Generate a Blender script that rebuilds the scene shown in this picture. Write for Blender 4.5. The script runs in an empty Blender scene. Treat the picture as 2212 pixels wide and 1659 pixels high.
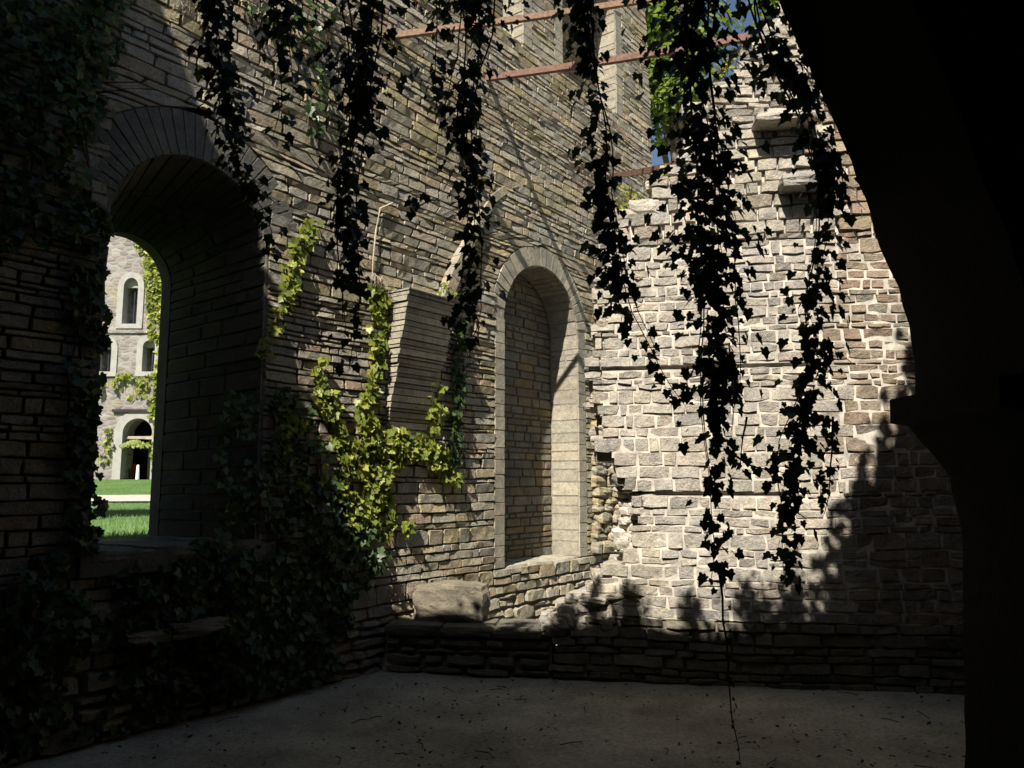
import bpy, bmesh, math, random
import numpy as np
from mathutils import Vector, noise
R = math.radians
scene = bpy.context.scene
COL = scene.collection
rnd = random.Random(7)

# ------------------------------------------------------------------ camera model
FPX, PITCH, EYE = 796.0, R(7.0), 1.6
SP, CP = math.sin(PITCH), math.cos(PITCH)
def ray(xd, yd):
    """photo coordinates (2212 wide) -> world direction"""
    u = xd*1024/2212 - 512; v = yd*1024/2212 - 384
    return (u, FPX*CP + v*SP, -v*CP + FPX*SP)
def at_y(xd, yd, y):
    a, b, c = ray(xd, yd); t = y/b
    return (a*t, y, EYE + c*t)

class Frame:
    """vertical wall plane: s along it, t out of its face, h up"""
    def __init__(self, ox, oy, dx, dy):
        self.o = (ox, oy); l = math.hypot(dx, dy); self.d = (dx/l, dy/l); self.n = (dy/l, -dx/l)
    def __call__(self, s, t, h):
        return (self.o[0]+self.d[0]*s+self.n[0]*t, self.o[1]+self.d[1]*s+self.n[1]*t, h)
    def px(self, xd, yd, t=0.0):
        a, b, c = ray(xd, yd)
        ox, oy = self.o[0]+self.n[0]*t, self.o[1]+self.n[1]*t
        k = (ox*self.n[0]+oy*self.n[1])/(a*self.n[0]+b*self.n[1])
        x, y, z = a*k, b*k, EYE+c*k
        return ((x-ox)*self.d[0]+(y-oy)*self.d[1], z)
LW = Frame(-2.71, 4.86, .5976, .8018)          # tall wall on the left
BW = Frame(-1.09, 6.965, .9877, -.1564)        # rubble wall at the back, starts at the foot of the left wall

SUN_EL, SUN_TRAVEL = R(48), R(19.5)
# ------------------------------------------------------------------ helpers
def tag(o, label=None, cat=None, group=None, kind=None):
    for k, v in (('label', label), ('category', cat), ('group', group), ('kind', kind)):
        if v: o[k] = v
    return o
def empty(name, loc, label, cat, group=None):
    o = bpy.data.objects.new(name, None); COL.objects.link(o); o.location = loc
    o.empty_display_size = .1
    return tag(o, label, cat, group)
class MB:
    """collects geometry, builds ONE mesh object"""
    def __init__(self): self.v = []; self.f = []; self.t = []; self.m = []
    def add(self, vs, fs, tint=.5, mi=0):
        k = len(self.v); self.v.extend(vs); self.t.extend([tint]*len(vs))
        self.f.extend([tuple(i+k for i in f) for f in fs]); self.m.extend([mi]*len(fs))
    def hexa(self, p, tint=.5, mi=0):   # 8 points: bottom 4 (ccw), top 4
        self.add(p, [(0,3,2,1),(4,5,6,7),(0,1,5,4),(1,2,6,5),(2,3,7,6),(3,0,4,7)], tint, mi)
    def box(self, a, b, tint=.5, mi=0):
        x0,y0,z0 = a; x1,y1,z1 = b
        self.hexa([(x0,y0,z0),(x1,y0,z0),(x1,y1,z0),(x0,y1,z0),(x0,y0,z1),(x1,y0,z1),(x1,y1,z1),(x0,y1,z1)], tint, mi)
    def tube(self, pts, rad, n=6, tint=.5, mi=0):
        vs, fs = [], []
        for i, p in enumerate(pts):
            p = Vector(p); a = Vector(pts[max(0,i-1)]); b = Vector(pts[min(len(pts)-1,i+1)])
            d = (b-a).normalized(); up = Vector((0,0,1)) if abs(d.z) < .9 else Vector((1,0,0))
            e1 = d.cross(up).normalized(); e2 = d.cross(e1)
            r = rad[i] if hasattr(rad, '__len__') else rad
            for k in range(n):
                q = p + (e1*math.cos(2*math.pi*k/n)+e2*math.sin(2*math.pi*k/n))*r
                vs.append(tuple(q))
        for i in range(len(pts)-1):
            for k in range(n):
                fs.append((i*n+k, i*n+(k+1)%n, (i+1)*n+(k+1)%n, (i+1)*n+k))
        fs.append(tuple(range(n-1,-1,-1))); fs.append(tuple((len(pts)-1)*n+k for k in range(n)))
        self.add(vs, fs, tint, mi)
    def build(self, name, mats, parent=None, smooth=False):
        me = bpy.data.meshes.new(name); me.from_pydata(self.v, [], self.f)
        if not isinstance(mats, (list, tuple)): mats = [mats]
        for m in mats: me.materials.append(m)
        me.polygons.foreach_set('material_index', self.m)
        at = me.attributes.new('tint', 'FLOAT', 'POINT'); at.data.foreach_set('value', self.t)
        if smooth: me.polygons.foreach_set('use_smooth', [True]*len(me.polygons))
        me.update()
        o = bpy.data.objects.new(name, me); COL.objects.link(o)
        if parent: 
            o.parent = parent
            o.matrix_parent_inverse = parent.matrix_basis.inverted()
        return o
def fbm(x, y, z, o=3):
    return noise.fractal(Vector((x, y, z)), 1.0, 2.0, o)
def nz(x, y, z): return noise.noise(Vector((x, y, z)))

# ------------------------------------------------------------------ materials
def nodes(name):
    m = bpy.data.materials.new(name); m.use_nodes = True
    nt = m.node_tree; b = nt.nodes['Principled BSDF']
    return m, nt, b
def N(nt, typ, **kw):
    n = nt.nodes.new(typ)
    for k, v in kw.items():
        if k.startswith('i_'): n.inputs[k[2:].replace('_', ' ')].default_value = v
        else: setattr(n, k, v)
    return n
def ramp(nt, stops, interp='LINEAR'):
    r = N(nt, 'ShaderNodeValToRGB'); cr = r.color_ramp; cr.interpolation = interp
    while len(cr.elements) < len(stops): cr.elements.new(.5)
    for e, (p, c) in zip(cr.elements, stops): e.position = p; e.color = (*c, 1)
    return r
def mix(nt, fac, a, b, mode='MIX'):
    n = N(nt, 'ShaderNodeMix', data_type='RGBA', blend_type=mode)
    for sock, val in ((n.inputs[0], fac), (n.inputs[6], a), (n.inputs[7], b)):
        if hasattr(val, 'is_output'): nt.links.new(val, sock)
        elif isinstance(val, (int, float)): sock.default_value = val
        else: sock.default_value = (*val, 1)
    return n.outputs[2]
def math_n(nt, op, a, b=None):
    n = N(nt, 'ShaderNodeMath', operation=op)
    for i, v in enumerate((a, b)):
        if v is None: continue
        if hasattr(v, 'is_output'): nt.links.new(v, n.inputs[i])
        else: n.inputs[i].default_value = v
    return n.outputs[0]
def stone_mat(name, cols, lichen=(.5,.48,.42), lich=.35, dirt=(.08,.07,.055), moss=0.0, bump=.012, rough=.9, streak=0):
    """stones take their own colour from the tint attribute; lichen, dirt and grain from noise"""
    m, nt, b = nodes(name); L = nt.links
    a = N(nt, 'ShaderNodeAttribute', attribute_name='tint')
    n = len(cols)
    r = ramp(nt, [(i/max(1,n-1), c) for i, c in enumerate(cols)]); L.new(a.outputs['Fac'], r.inputs[0])
    tc = N(nt, 'ShaderNodeNewGeometry').outputs['Position']
    n1 = N(nt, 'ShaderNodeTexNoise', i_Scale=9.0, i_Detail=6.0, i_Roughness=.65); L.new(tc, n1.inputs['Vector'])
    n2 = N(nt, 'ShaderNodeTexNoise', i_Scale=42.0, i_Detail=5.0, i_Roughness=.7); L.new(tc, n2.inputs['Vector'])
    n3 = N(nt, 'ShaderNodeTexNoise', i_Scale=1.3, i_Detail=4.0, i_Roughness=.6); L.new(tc, n3.inputs['Vector'])
    v1 = ramp(nt, [(.25,(.55,.55,.55)),(.5,(1,1,1)),(.75,(1.35,1.3,1.2))]); L.new(n1.outputs['Fac'], v1.inputs[0])
    c = mix(nt, .8, r.outputs[0], v1.outputs[0], 'MULTIPLY')
    lm = ramp(nt, [(.54,(0,0,0)),(.68,(1,1,1))]); L.new(n2.outputs['Fac'], lm.inputs[0])
    lm2 = ramp(nt, [(.42,(0,0,0)),(.62,(1,1,1))]); L.new(n1.outputs['Fac'], lm2.inputs[0])
    lf = math_n(nt, 'MULTIPLY', math_n(nt, 'MULTIPLY', lm.outputs[0], lm2.outputs[0]), lich)
    c = mix(nt, lf, c, lichen)
    dm = ramp(nt, [(.3,(1,1,1)),(.48,(0,0,0))]); L.new(n2.outputs['Fac'], dm.inputs[0])
    c = mix(nt, math_n(nt, 'MULTIPLY', dm.outputs[0], .6), c, dirt)
    if moss:
        mm = ramp(nt, [(.5,(0,0,0)),(.66,(1,1,1))]); L.new(n3.outputs['Fac'], mm.inputs[0])
        c = mix(nt, math_n(nt, 'MULTIPLY', mm.outputs[0], moss), c, (.10,.095,.025))
    n4 = N(nt, 'ShaderNodeTexNoise', i_Scale=120.0, i_Detail=4.0, i_Roughness=.7); L.new(tc, n4.inputs['Vector'])
    g4 = ramp(nt, [(.3,(.62,.62,.62)),(.5,(1,1,1)),(.68,(1.3,1.3,1.28))]); L.new(n4.outputs['Fac'], g4.inputs[0])
    c = mix(nt, .75, c, g4.outputs[0], 'MULTIPLY')
    b3 = ramp(nt, [(.35,(.72,.72,.74)),(.65,(1.2,1.18,1.12))]); L.new(n3.outputs['Fac'], b3.inputs[0])
    c = mix(nt, .7, c, b3.outputs[0], 'MULTIPLY')
    L.new(c, b.inputs['Base Color'])
    b.inputs['Roughness'].default_value = rough; b.inputs['Specular IOR Level'].default_value = .2
    h = math_n(nt, 'ADD', math_n(nt, 'MULTIPLY', n1.outputs['Fac'], 1.6), math_n(nt, 'ADD', math_n(nt, 'MULTIPLY', n2.outputs['Fac'], .9), math_n(nt, 'MULTIPLY', n4.outputs['Fac'], .35)))
    bp = N(nt, 'ShaderNodeBump', i_Strength=1.0, i_Distance=bump*1.4); L.new(h, bp.inputs['Height']); L.new(bp.outputs[0], b.inputs['Normal'])
    return m
def plain(name, col, rough=.8, var=.25, scale=8.0, bump=.004, spec=.3):
    m, nt, b = nodes(name); L = nt.links
    tc = N(nt, 'ShaderNodeNewGeometry').outputs['Position']
    n1 = N(nt, 'ShaderNodeTexNoise', i_Scale=scale, i_Detail=7.0, i_Roughness=.65); L.new(tc, n1.inputs['Vector'])
    r = ramp(nt, [(.3, tuple(x*(1-var*1.6) for x in col)), (.5, col), (.7, tuple(min(1, x*(1+var*1.4)) for x in col))])
    L.new(n1.outputs['Fac'], r.inputs[0]); L.new(r.outputs[0], b.inputs['Base Color'])
    b.inputs['Roughness'].default_value = rough; b.inputs['Specular IOR Level'].default_value = spec
    bp = N(nt, 'ShaderNodeBump', i_Strength=.7, i_Distance=bump); L.new(n1.outputs['Fac'], bp.inputs['Height']); L.new(bp.outputs[0], b.inputs['Normal'])
    return m
def leaf_mat(name, cols, trans=.35, rough=.42):
    m, nt, b = nodes(name); L = nt.links
    a = N(nt, 'ShaderNodeAttribute', attribute_name='tint')
    n = len(cols)
    r = ramp(nt, [(i/max(1,n-1), c) for i, c in enumerate(cols)]); L.new(a.outputs['Fac'], r.inputs[0])
    L.new(r.outputs[0], b.inputs['Base Color'])
    b.inputs['Roughness'].default_value = rough; b.inputs['Specular IOR Level'].default_value = .35
    t = N(nt, 'ShaderNodeBsdfTranslucent')
    tcol = mix(nt, 1.0, r.outputs[0], (1.6, 1.5, .7), 'MULTIPLY'); L.new(tcol, t.inputs['Color'])
    ms = N(nt, 'ShaderNodeMixShader'); ms.inputs[0].default_value = trans
    L.new(b.outputs[0], ms.inputs[1]); L.new(t.outputs[0], ms.inputs[2])
    L.new(ms.outputs[0], nt.nodes['Material Output'].inputs['Surface'])
    return m

OCHRE = [(.27,.255,.225),(.38,.345,.27),(.29,.27,.235),(.43,.34,.165),(.33,.305,.25),(.45,.415,.34),(.35,.295,.20),(.36,.235,.16),(.40,.37,.30),(.47,.375,.18),(.30,.29,.27)]
PINK = [(.36,.325,.285),(.42,.385,.33),(.29,.275,.26),(.44,.395,.315),(.36,.33,.295),(.31,.285,.25),(.46,.425,.365),(.40,.33,.275),(.32,.31,.295),(.43,.37,.28)]
def pull(cols, to, k): return [tuple(a+(b-a)*k for a, b in zip(c, to)) for c in cols]
OCHRE = pull(OCHRE, (.345,.315,.245), .38); PINK = pull(PINK, (.375,.345,.285), .30)
M = dict(
    ochre=stone_mat('ochre_rubble', OCHRE, lich=.6, moss=.5),
    joint=plain('eroded_joint', (.13,.115,.09), .95, .3, 20),
    dressed=stone_mat('dressed_stone', [(.32,.29,.225),(.37,.34,.26),(.27,.25,.20),(.34,.30,.23),(.30,.285,.225)], lich=.25, bump=.004),
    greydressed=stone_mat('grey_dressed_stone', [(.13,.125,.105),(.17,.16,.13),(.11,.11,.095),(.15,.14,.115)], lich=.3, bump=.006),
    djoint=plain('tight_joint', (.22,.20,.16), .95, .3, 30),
    shadestone=stone_mat('shade_dark_reveal', [(.07,.066,.054),(.095,.085,.062),(.073,.073,.063),(.10,.08,.046)], lich=.1, bump=.008),  # reveal stone made very dark: the shade inside the window is in its colour
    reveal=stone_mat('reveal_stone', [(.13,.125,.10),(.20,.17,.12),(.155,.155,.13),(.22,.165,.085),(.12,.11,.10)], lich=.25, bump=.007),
    pink=stone_mat('pink_grey_rubble', PINK, lichen=(.49,.45,.38), lich=.85, dirt=(.11,.095,.08), bump=.011, moss=.22),
    mortar=plain('lime_mortar', (.43,.395,.33), .95, .30, 9, .006),
    brown=stone_mat('brown_rubble', [(.26,.20,.145),(.32,.265,.175),(.24,.19,.15),(.30,.25,.185),(.27,.195,.145),(.26,.235,.185)], lich=.3, bump=.012),
    darkrub=stone_mat('shade_toned_rubble', [(.17,.155,.11),(.22,.20,.14),(.13,.125,.10),(.20,.18,.14)], lich=.25, moss=.5),  # dark flat stones; shade at the wall foot is put into the colour too
    dmortar=plain('shade_toned_mortar', (.16,.14,.11), .95, .25, 25, .006),  # mortar for the same courses, darkened for their shade as well
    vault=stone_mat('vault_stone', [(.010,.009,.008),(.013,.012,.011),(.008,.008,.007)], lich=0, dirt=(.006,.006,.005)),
    rust=plain('rusty_iron', (.17,.095,.07), .75, .3, 30, .003),
    rust2=plain('rusty_iron_orange', (.21,.13,.085), .75, .3, 30, .003),
    earth=None,
    stem=plain('ivy_stem', (.07,.05,.035), .9, .3, 30),
    root=plain('dry_root', (.42,.36,.27), .9, .25, 40),
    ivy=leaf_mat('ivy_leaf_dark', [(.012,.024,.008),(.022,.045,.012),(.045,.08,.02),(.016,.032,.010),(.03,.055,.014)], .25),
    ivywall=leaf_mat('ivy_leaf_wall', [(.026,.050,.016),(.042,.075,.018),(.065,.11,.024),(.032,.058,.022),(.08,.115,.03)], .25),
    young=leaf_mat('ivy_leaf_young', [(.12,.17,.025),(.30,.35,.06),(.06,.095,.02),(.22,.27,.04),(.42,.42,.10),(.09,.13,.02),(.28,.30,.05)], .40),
    treeleaf=leaf_mat('tree_leaf', [(.06,.11,.025),(.12,.18,.04),(.20,.26,.06),(.08,.13,.03)], .5),
    bark=plain('bark', (.12,.09,.065), .9, .35, 14, .02),
    grass=None,
    gravel=plain('pale_gravel', (.40,.37,.32), .95, .15, 12),
    farstone=None,
    fardress=plain('pale_dressed_stone', (.31,.30,.275), .9, .1, 3),
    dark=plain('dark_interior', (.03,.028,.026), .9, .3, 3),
    red=plain('red_paint', (.16,.018,.016), .5, .1, 6), white=plain('white_paint', (.75,.75,.72), .5, .06, 6),
    wood=plain('weathered_wood', (.36,.31,.24), .8, .2, 5),
    pane=plain('old_glass', (.13,.16,.19), .25, .5, 1.2, .004, .5),
    litter=plain('dry_leaf', (.045,.032,.02), .9, .4, 60),
)
def earth_mat():
    m, nt, b = nodes('trodden_earth'); L = nt.links
    tc = N(nt, 'ShaderNodeNewGeometry').outputs['Position']
    n1 = N(nt, 'ShaderNodeTexNoise', i_Scale=1.7, i_Detail=8.0, i_Roughness=.6); L.new(tc, n1.inputs['Vector'])
    n2 = N(nt, 'ShaderNodeTexNoise', i_Scale=34.0, i_Detail=9.0, i_Roughness=.8); L.new(tc, n2.inputs['Vector'])
    r = ramp(nt, [(.3,(.30,.285,.225)),(.5,(.41,.39,.315)),(.7,(.50,.475,.385))]); L.new(n1.outputs['Fac'], r.inputs[0])
    n3 = N(nt, 'ShaderNodeTexNoise', i_Scale=.55, i_Detail=5.0, i_Roughness=.7); L.new(tc, n3.inputs['Vector'])
    r3 = ramp(nt, [(.35,(.6,.58,.55)),(.6,(1.12,1.12,1.12))]); L.new(n3.outputs['Fac'], r3.inputs[0])
    r2 = ramp(nt, [(.34,(.35,.35,.35)),(.5,(1,1,1)),(.66,(1.3,1.3,1.3))]); L.new(n2.outputs['Fac'], r2.inputs[0])
    L.new(mix(nt, .8, mix(nt, .8, r.outputs[0], r2.outputs[0], 'MULTIPLY'), r3.outputs[0], 'MULTIPLY'), b.inputs['Base Color']); b.inputs['Roughness'].default_value = .95
    b.inputs['Specular IOR Level'].default_value = .15
    bp = N(nt, 'ShaderNodeBump', i_Strength=1.0, i_Distance=.012); L.new(n2.outputs['Fac'], bp.inputs['Height']); L.new(bp.outputs[0], b.inputs['Normal'])
    return m
def grass_mat():
    m, nt, b = nodes('lawn_grass'); L = nt.links
    tc = N(nt, 'ShaderNodeNewGeometry').outputs['Position']
    n1 = N(nt, 'ShaderNodeTexNoise', i_Scale=.6, i_Detail=9.0, i_Roughness=.7); L.new(tc, n1.inputs['Vector'])
    n2 = N(nt, 'ShaderNodeTexNoise', i_Scale=25.0, i_Detail=4.0, i_Roughness=.7); L.new(tc, n2.inputs['Vector'])
    r = ramp(nt, [(.3,(.035,.10,.010)),(.5,(.065,.15,.016)),(.7,(.11,.20,.03))]); L.new(n1.outputs['Fac'], r.inputs[0])
    r2 = ramp(nt, [(.35,(.6,.6,.6)),(.6,(1.15,1.15,1.1))]); L.new(n2.outputs['Fac'], r2.inputs[0])
    L.new(mix(nt, .7, r.outputs[0], r2.outputs[0], 'MULTIPLY'), b.inputs['Base Color']); b.inputs['Roughness'].default_value = .9
    bp = N(nt, 'ShaderNodeBump', i_Strength=1.0, i_Distance=.06); L.new(n2.outputs['Fac'], bp.inputs['Height']); L.new(bp.outputs[0], b.inputs['Normal'])
    return m
def far_mat():
    m, nt, b = nodes('far_rubble'); L = nt.links
    tc = N(nt, 'ShaderNodeNewGeometry').outputs['Position']
    mp = N(nt, 'ShaderNodeMapping'); mp.inputs['Scale'].default_value = (2.2, 2.2, 5.0); L.new(tc, mp.inputs['Vector'])
    v = N(nt, 'ShaderNodeTexVoronoi', i_Scale=1.0); L.new(mp.outputs[0], v.inputs['Vector'])
    bw = N(nt, 'ShaderNodeSeparateColor'); L.new(v.outputs['Color'], bw.inputs[0])
    r = ramp(nt, [(0,(.11,.095,.09)),(.3,(.21,.185,.17)),(.6,(.155,.145,.138)),(.8,(.28,.26,.24)),(1,(.17,.14,.12))]); L.new(bw.outputs[0], r.inputs[0])
    v2 = N(nt, 'ShaderNodeTexVoronoi', feature='DISTANCE_TO_EDGE', i_Scale=1.0); L.new(mp.outputs[0], v2.inputs['Vector'])
    j = ramp(nt, [(.03,(1,1,1)),(.09,(0,0,0))]); L.new(v2.outputs['Distance'], j.inputs[0])
    n1 = N(nt, 'ShaderNodeTexNoise', i_Scale=.55, i_Detail=8.0, i_Roughness=.7); L.new(tc, n1.inputs['Vector'])
    mm = ramp(nt, [(.52,(0,0,0)),(.66,(1,1,1))]); L.new(n1.outputs['Fac'], mm.inputs[0])
    c = mix(nt, math_n(nt, 'MULTIPLY', j.outputs[0], .7), r.outputs[0], (.29,.27,.24))
    c = mix(nt, math_n(nt, 'MULTIPLY', mm.outputs[0], .65), c, (.25,.24,.09))
    L.new(c, b.inputs['Base Color']); b.inputs['Roughness'].default_value = .95
    bp = N(nt, 'ShaderNodeBump', i_Strength=.8, i_Distance=.05); L.new(v2.outputs['Distance'], bp.inputs['Height']); L.new(bp.outputs[0], b.inputs['Normal'])
    return m
M['earth'] = earth_mat(); M['grass'] = grass_mat(); M['farstone'] = far_mat()

# ------------------------------------------------------------------ masonry
def stone(mb, mp, q, rg, jd=.03, prot=.012, rough=.01, bevel=.018, cell=.065, round_=.06, wob=.006, tint=None, mi=0, warp=None, skew=0, cprot=0, fine=0):
    """q = corners (bl,br,tr,tl) in wall coords; mp(s,t,h)->world"""
    if callable(mi): mi = mi(q, rg)
    if skew:
        sg = ((1,1),(-1,1),(-1,-1),(1,-1)); q = [(x+a*abs(rg.gauss(0,skew)), y+b*abs(rg.gauss(0,skew*.6))) for (x, y), (a, b) in zip(q, sg)]
        round_ *= rg.uniform(.3,2.0)
    (ax,ay),(bx,by),(cx,cy),(dx,dy) = q
    w = .5*((bx-ax)+(cx-dx)); h = .5*((dy-ay)+(cy-by))
    if w < .02 or h < .015: return
    nx = max(1, min(9, int(w/cell))); ny = max(1, min(5, int(h/cell)))
    ex = min(.3, bevel/w); ey = min(.33, bevel/h)
    us = [0]+[ex+(1-2*ex)*i/nx for i in range(nx+1)]+[1]
    vs_ = [0]+[ey+(1-2*ey)*i/ny for i in range(ny+1)]+[1]
    p0 = prot*rg.uniform(.1, 1.0)+cprot*nz(q[0][0]*.8, (ay+dy)*15.0, 2.2); tx = rg.uniform(-1,1)*rough*.8; ty = rg.uniform(-1,1)*rough*.8
    sd = rg.uniform(0, 50); verts = []; X, Y = len(us), len(vs_)
    for j, v in enumerate(vs_):
        for i, u in enumerate(us):
            a, b = 2*u-1, 2*v-1
            a2 = a*(1-round_*b**4); b2 = b*(1-round_*1.6*a**4)
            uu, vv = .5+.5*a2, .5+.5*b2
            s = (1-vv)*((1-uu)*ax+uu*bx)+vv*((1-uu)*dx+uu*cx)
            y = (1-vv)*((1-uu)*ay+uu*by)+vv*((1-uu)*dy+uu*cy)
            edge = i in (0, X-1) or j in (0, Y-1)
            s += wob*nz(s*9+sd, y*9, 3.1); y += wob*nz(s*9, y*9+sd, 7.7)
            if fine: s += fine*nz(s*27, y*31, sd); y += fine*nz(s*31+7, y*27, sd)
            if edge: t = -jd
            else: t = p0+tx*a+ty*b+rough*1.3*nz(s*7+sd, y*9, sd)+rough*.6*nz(s*22, y*26, sd)
            if warp: y += warp(s, y)
            verts.append(mp(s, t, y))
    fs = [(j*X+i, j*X+i+1, (j+1)*X+i+1, (j+1)*X+i) for j in range(Y-1) for i in range(X-1)]
    mb.add(verts, fs, rg.random() if tint is None else tint, mi)

def masonry(mb, mp, ivf, h0, h1, rg, course=(.10,.24), width=(.16,.5), gap=.008, split=.45, tintf=None, hx=1.0, **kw):
    h = h0
    while h < h1-.03:
        ch = min(rg.uniform(*course), h1-h)
        if h1-h-ch < .05: ch = h1-h
        for (lb, lt, rb, rt) in ivf(h, h+ch):
            wid = .5*(rb-lb+rt-lt)
            if wid < .03: continue
            cuts = [0.0]
            while cuts[-1] < wid:
                cuts.append(cuts[-1]+rg.uniform(*width)*(.7+ch*2.0))
            k = wid/cuts[-1] if len(cuts) < 3 or (cuts[-1]-wid) < .5*(cuts[-1]-cuts[-2]) else None
            if k is None: cuts.pop(); k = wid/cuts[-1]
            cuts = [c*k/wid for c in cuts]
            for i in range(len(cuts)-1):
                u0, u1 = cuts[i], cuts[i+1]
                rows = [0, 1]
                if ch > .13 and rg.random() < split:
                    rows = [0, rg.uniform(.35,.65), 1] if ch < .2 or rg.random() < .5 else [0, rg.uniform(.25,.4), rg.uniform(.55,.75), 1]
                for r in range(len(rows)-1):
                    v0, v1 = rows[r], rows[r+1]
                    cols = [u0, u1]
                    if len(rows) > 2 and (u1-u0)*wid > .3 and rg.random() < .6:
                        cols = [u0, u0+(u1-u0)*rg.uniform(.35,.65), u1]
                    for c in range(len(cols)-1):
                        a0, a1 = cols[c], cols[c+1]
                        def P(u, v):
                            l = lb+(lt-lb)*v; rr = rb+(rt-rb)*v
                            return (l+(rr-l)*u, h+ch*v)
                        q = [P(a0,v0),P(a1,v0),P(a1,v1),P(a0,v1)]
                        g = gap*rg.uniform(.4,1.5); gx = g*hx
                        q = [(q[0][0]+gx,q[0][1]+g),(q[1][0]-gx,q[1][1]+g),(q[2][0]-gx,q[2][1]-g),(q[3][0]+gx,q[3][1]-g)]
                        tn = tintf(q[0][0], q[0][1], rg) if tintf else None
                        stone(mb, mp, q, rg, tint=tn, **kw)
        h += ch
def core(mb, mp, ivf, h0, h1, t0, t1, step=.12, mi=1, tint=.5):
    n = max(1, int(math.ceil((h1-h0)/step))); dh = (h1-h0)/n
    for i in range(n):
        a, b = h0+i*dh, h0+(i+1)*dh
        for (lb, lt, rb, rt) in ivf(a, b):
            if rb-lb < .005 and rt-lt < .005: continue
            mb.hexa([mp(lb,t0,a),mp(rb,t0,a),mp(rb,t1,a),mp(lb,t1,a),mp(lt,t0,b),mp(rt,t0,b),mp(rt,t1,b),mp(lt,t1,b)], tint, mi)
class Opening:
    def __init__(self, s0, s1, sill, spring, ring, jamb, point=1.0):
        self.s0, self.s1, self.sill, self.spring, self.ring, self.jamb = s0, s1, sill, spring, ring, jamb
        self.c = .5*(s0+s1); self.r = .5*(s1-s0); self.k = point
    def half(self, h, ex=True):
        j = self.jamb if ex else 0; g = self.ring if ex else 0
        if h < self.sill-1e-6: return None
        if h <= self.spring: return self.r+j
        r = self.r+g; hh = (h-self.spring)/self.k
        if ex: hh = (h-self.spring)/((self.r*self.k+g)/r)
        if hh >= r: return None
        return min(math.sqrt(r*r-hh*hh), self.r+j if ex and j < g else 9)
    def top(self, ex=True): return self.spring+self.r*self.k+(self.ring if ex else 0)
def interval_fn(lo, hi, ops, ex=True):
    """lo(h), hi(h) wall ends; returns pieces of the course between them outside the openings"""
    def f(a, b):
        a2, b2 = a+1e-4, b-1e-4
        pieces = [(lo(a), lo(b), hi(a), hi(b))]
        for o in ops:
            ha, hb = o.half(a2, ex), o.half(b2, ex)
            if ha is None and hb is None: continue
            if ha is None: ha = hb if a2 < o.sill else 0
            if hb is None: hb = 0
            new = []
            for (lb, lt, rb, rt) in pieces:
                if o.c-max(ha,hb) >= max(rb,rt) or o.c+max(ha,hb) <= min(lb,lt): new.append((lb,lt,rb,rt)); continue
                new.append((lb, lt, o.c-ha, o.c-hb)); new.append((o.c+ha, o.c+hb, rb, rt))
            pieces = new
        return [p for p in pieces if p[2]-p[0] > .004 or p[3]-p[1] > .004]
    return f
def surround(o, mp, rg, mats, parent, name, n=15, proud=.006, jamb_h=(.10,.22), tint=None, t_deep=-.05):
    """dressed stones round an opening: coursed jambs and a ring of voussoirs"""
    mb = MB()
    for side in (-1, 1):
        a0 = o.c+side*o.r; a1 = o.c+side*(o.r+o.jamb)
        lo, hi = min(a0,a1), max(a0,a1)
        h = o.sill
        while h < o.spring-.001:
            ch = rg.uniform(*jamb_h)
            if o.spring-h-ch < .06: ch = o.spring-h
            g = .0015
            stone(mb, mp, [(lo+g*.2,h+g),(hi-g,h+g),(hi-g,h+ch-g),(lo+g*.2,h+ch-g)], rg, jd=.010, prot=proud, rough=.0015, bevel=.003, cell=.12, round_=.005, wob=.001)
            h += ch
    for i in range(n):
        a, b = math.pi*i/n, math.pi*(i+1)/n
        g = .003
        def P(an, rr, kk): return (o.c-math.cos(an)*rr, o.spring+math.sin(an)*rr*kk)
        ro = o.r+o.ring; ko = (o.r*o.k+o.ring)/ro
        q = [P(a+g, ro, ko), P(a+g, o.r, o.k), P(b-g, o.r, o.k), P(b-g, ro, ko)]
        q = [q[0], q[3], q[2], q[1]]
        # orientation: make it counter-clockwise
        stone(mb, mp, [q[3], q[2], q[1], q[0]], rg, jd=.009, prot=proud, rough=.0015, bevel=.003, cell=.09, round_=.005, wob=.001)
    # backing just behind the joints so that no light passes
    k0 = len(mb.v)
    for i in range(n*2):
        a, b = math.pi*i/(2*n), math.pi*(i+1)/(2*n)
        ro = o.r+o.ring; ko = (o.r*o.k+o.ring)/ro
        pts = []
        for t in (-.008, t_deep):
            for (an, rr, kk) in ((a, o.r+.002, o.k), (b, o.r+.002, o.k), (b, ro, ko), (a, ro, ko)):
                pts.append(mp(o.c-math.cos(an)*rr, t, o.spring+math.sin(an)*rr*kk))
        mb.hexa([pts[4],pts[5],pts[6],pts[7],pts[0],pts[1],pts[2],pts[3]], .5, 1)
    for side in (-1, 1):
        a0 = o.c+side*(o.r+.002); a1 = o.c+side*(o.r+o.jamb); lo, hi = min(a0,a1), max(a0,a1)
        mb.hexa([mp(lo,-.008,o.sill),mp(hi,-.008,o.sill),mp(hi,t_deep,o.sill),mp(lo,t_deep,o.sill),mp(lo,-.008,o.spring),mp(hi,-.008,o.spring),mp(hi,t_deep,o.spring),mp(lo,t_deep,o.spring)], .5, 1)
    return mb.build(name, mats, parent)
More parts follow.
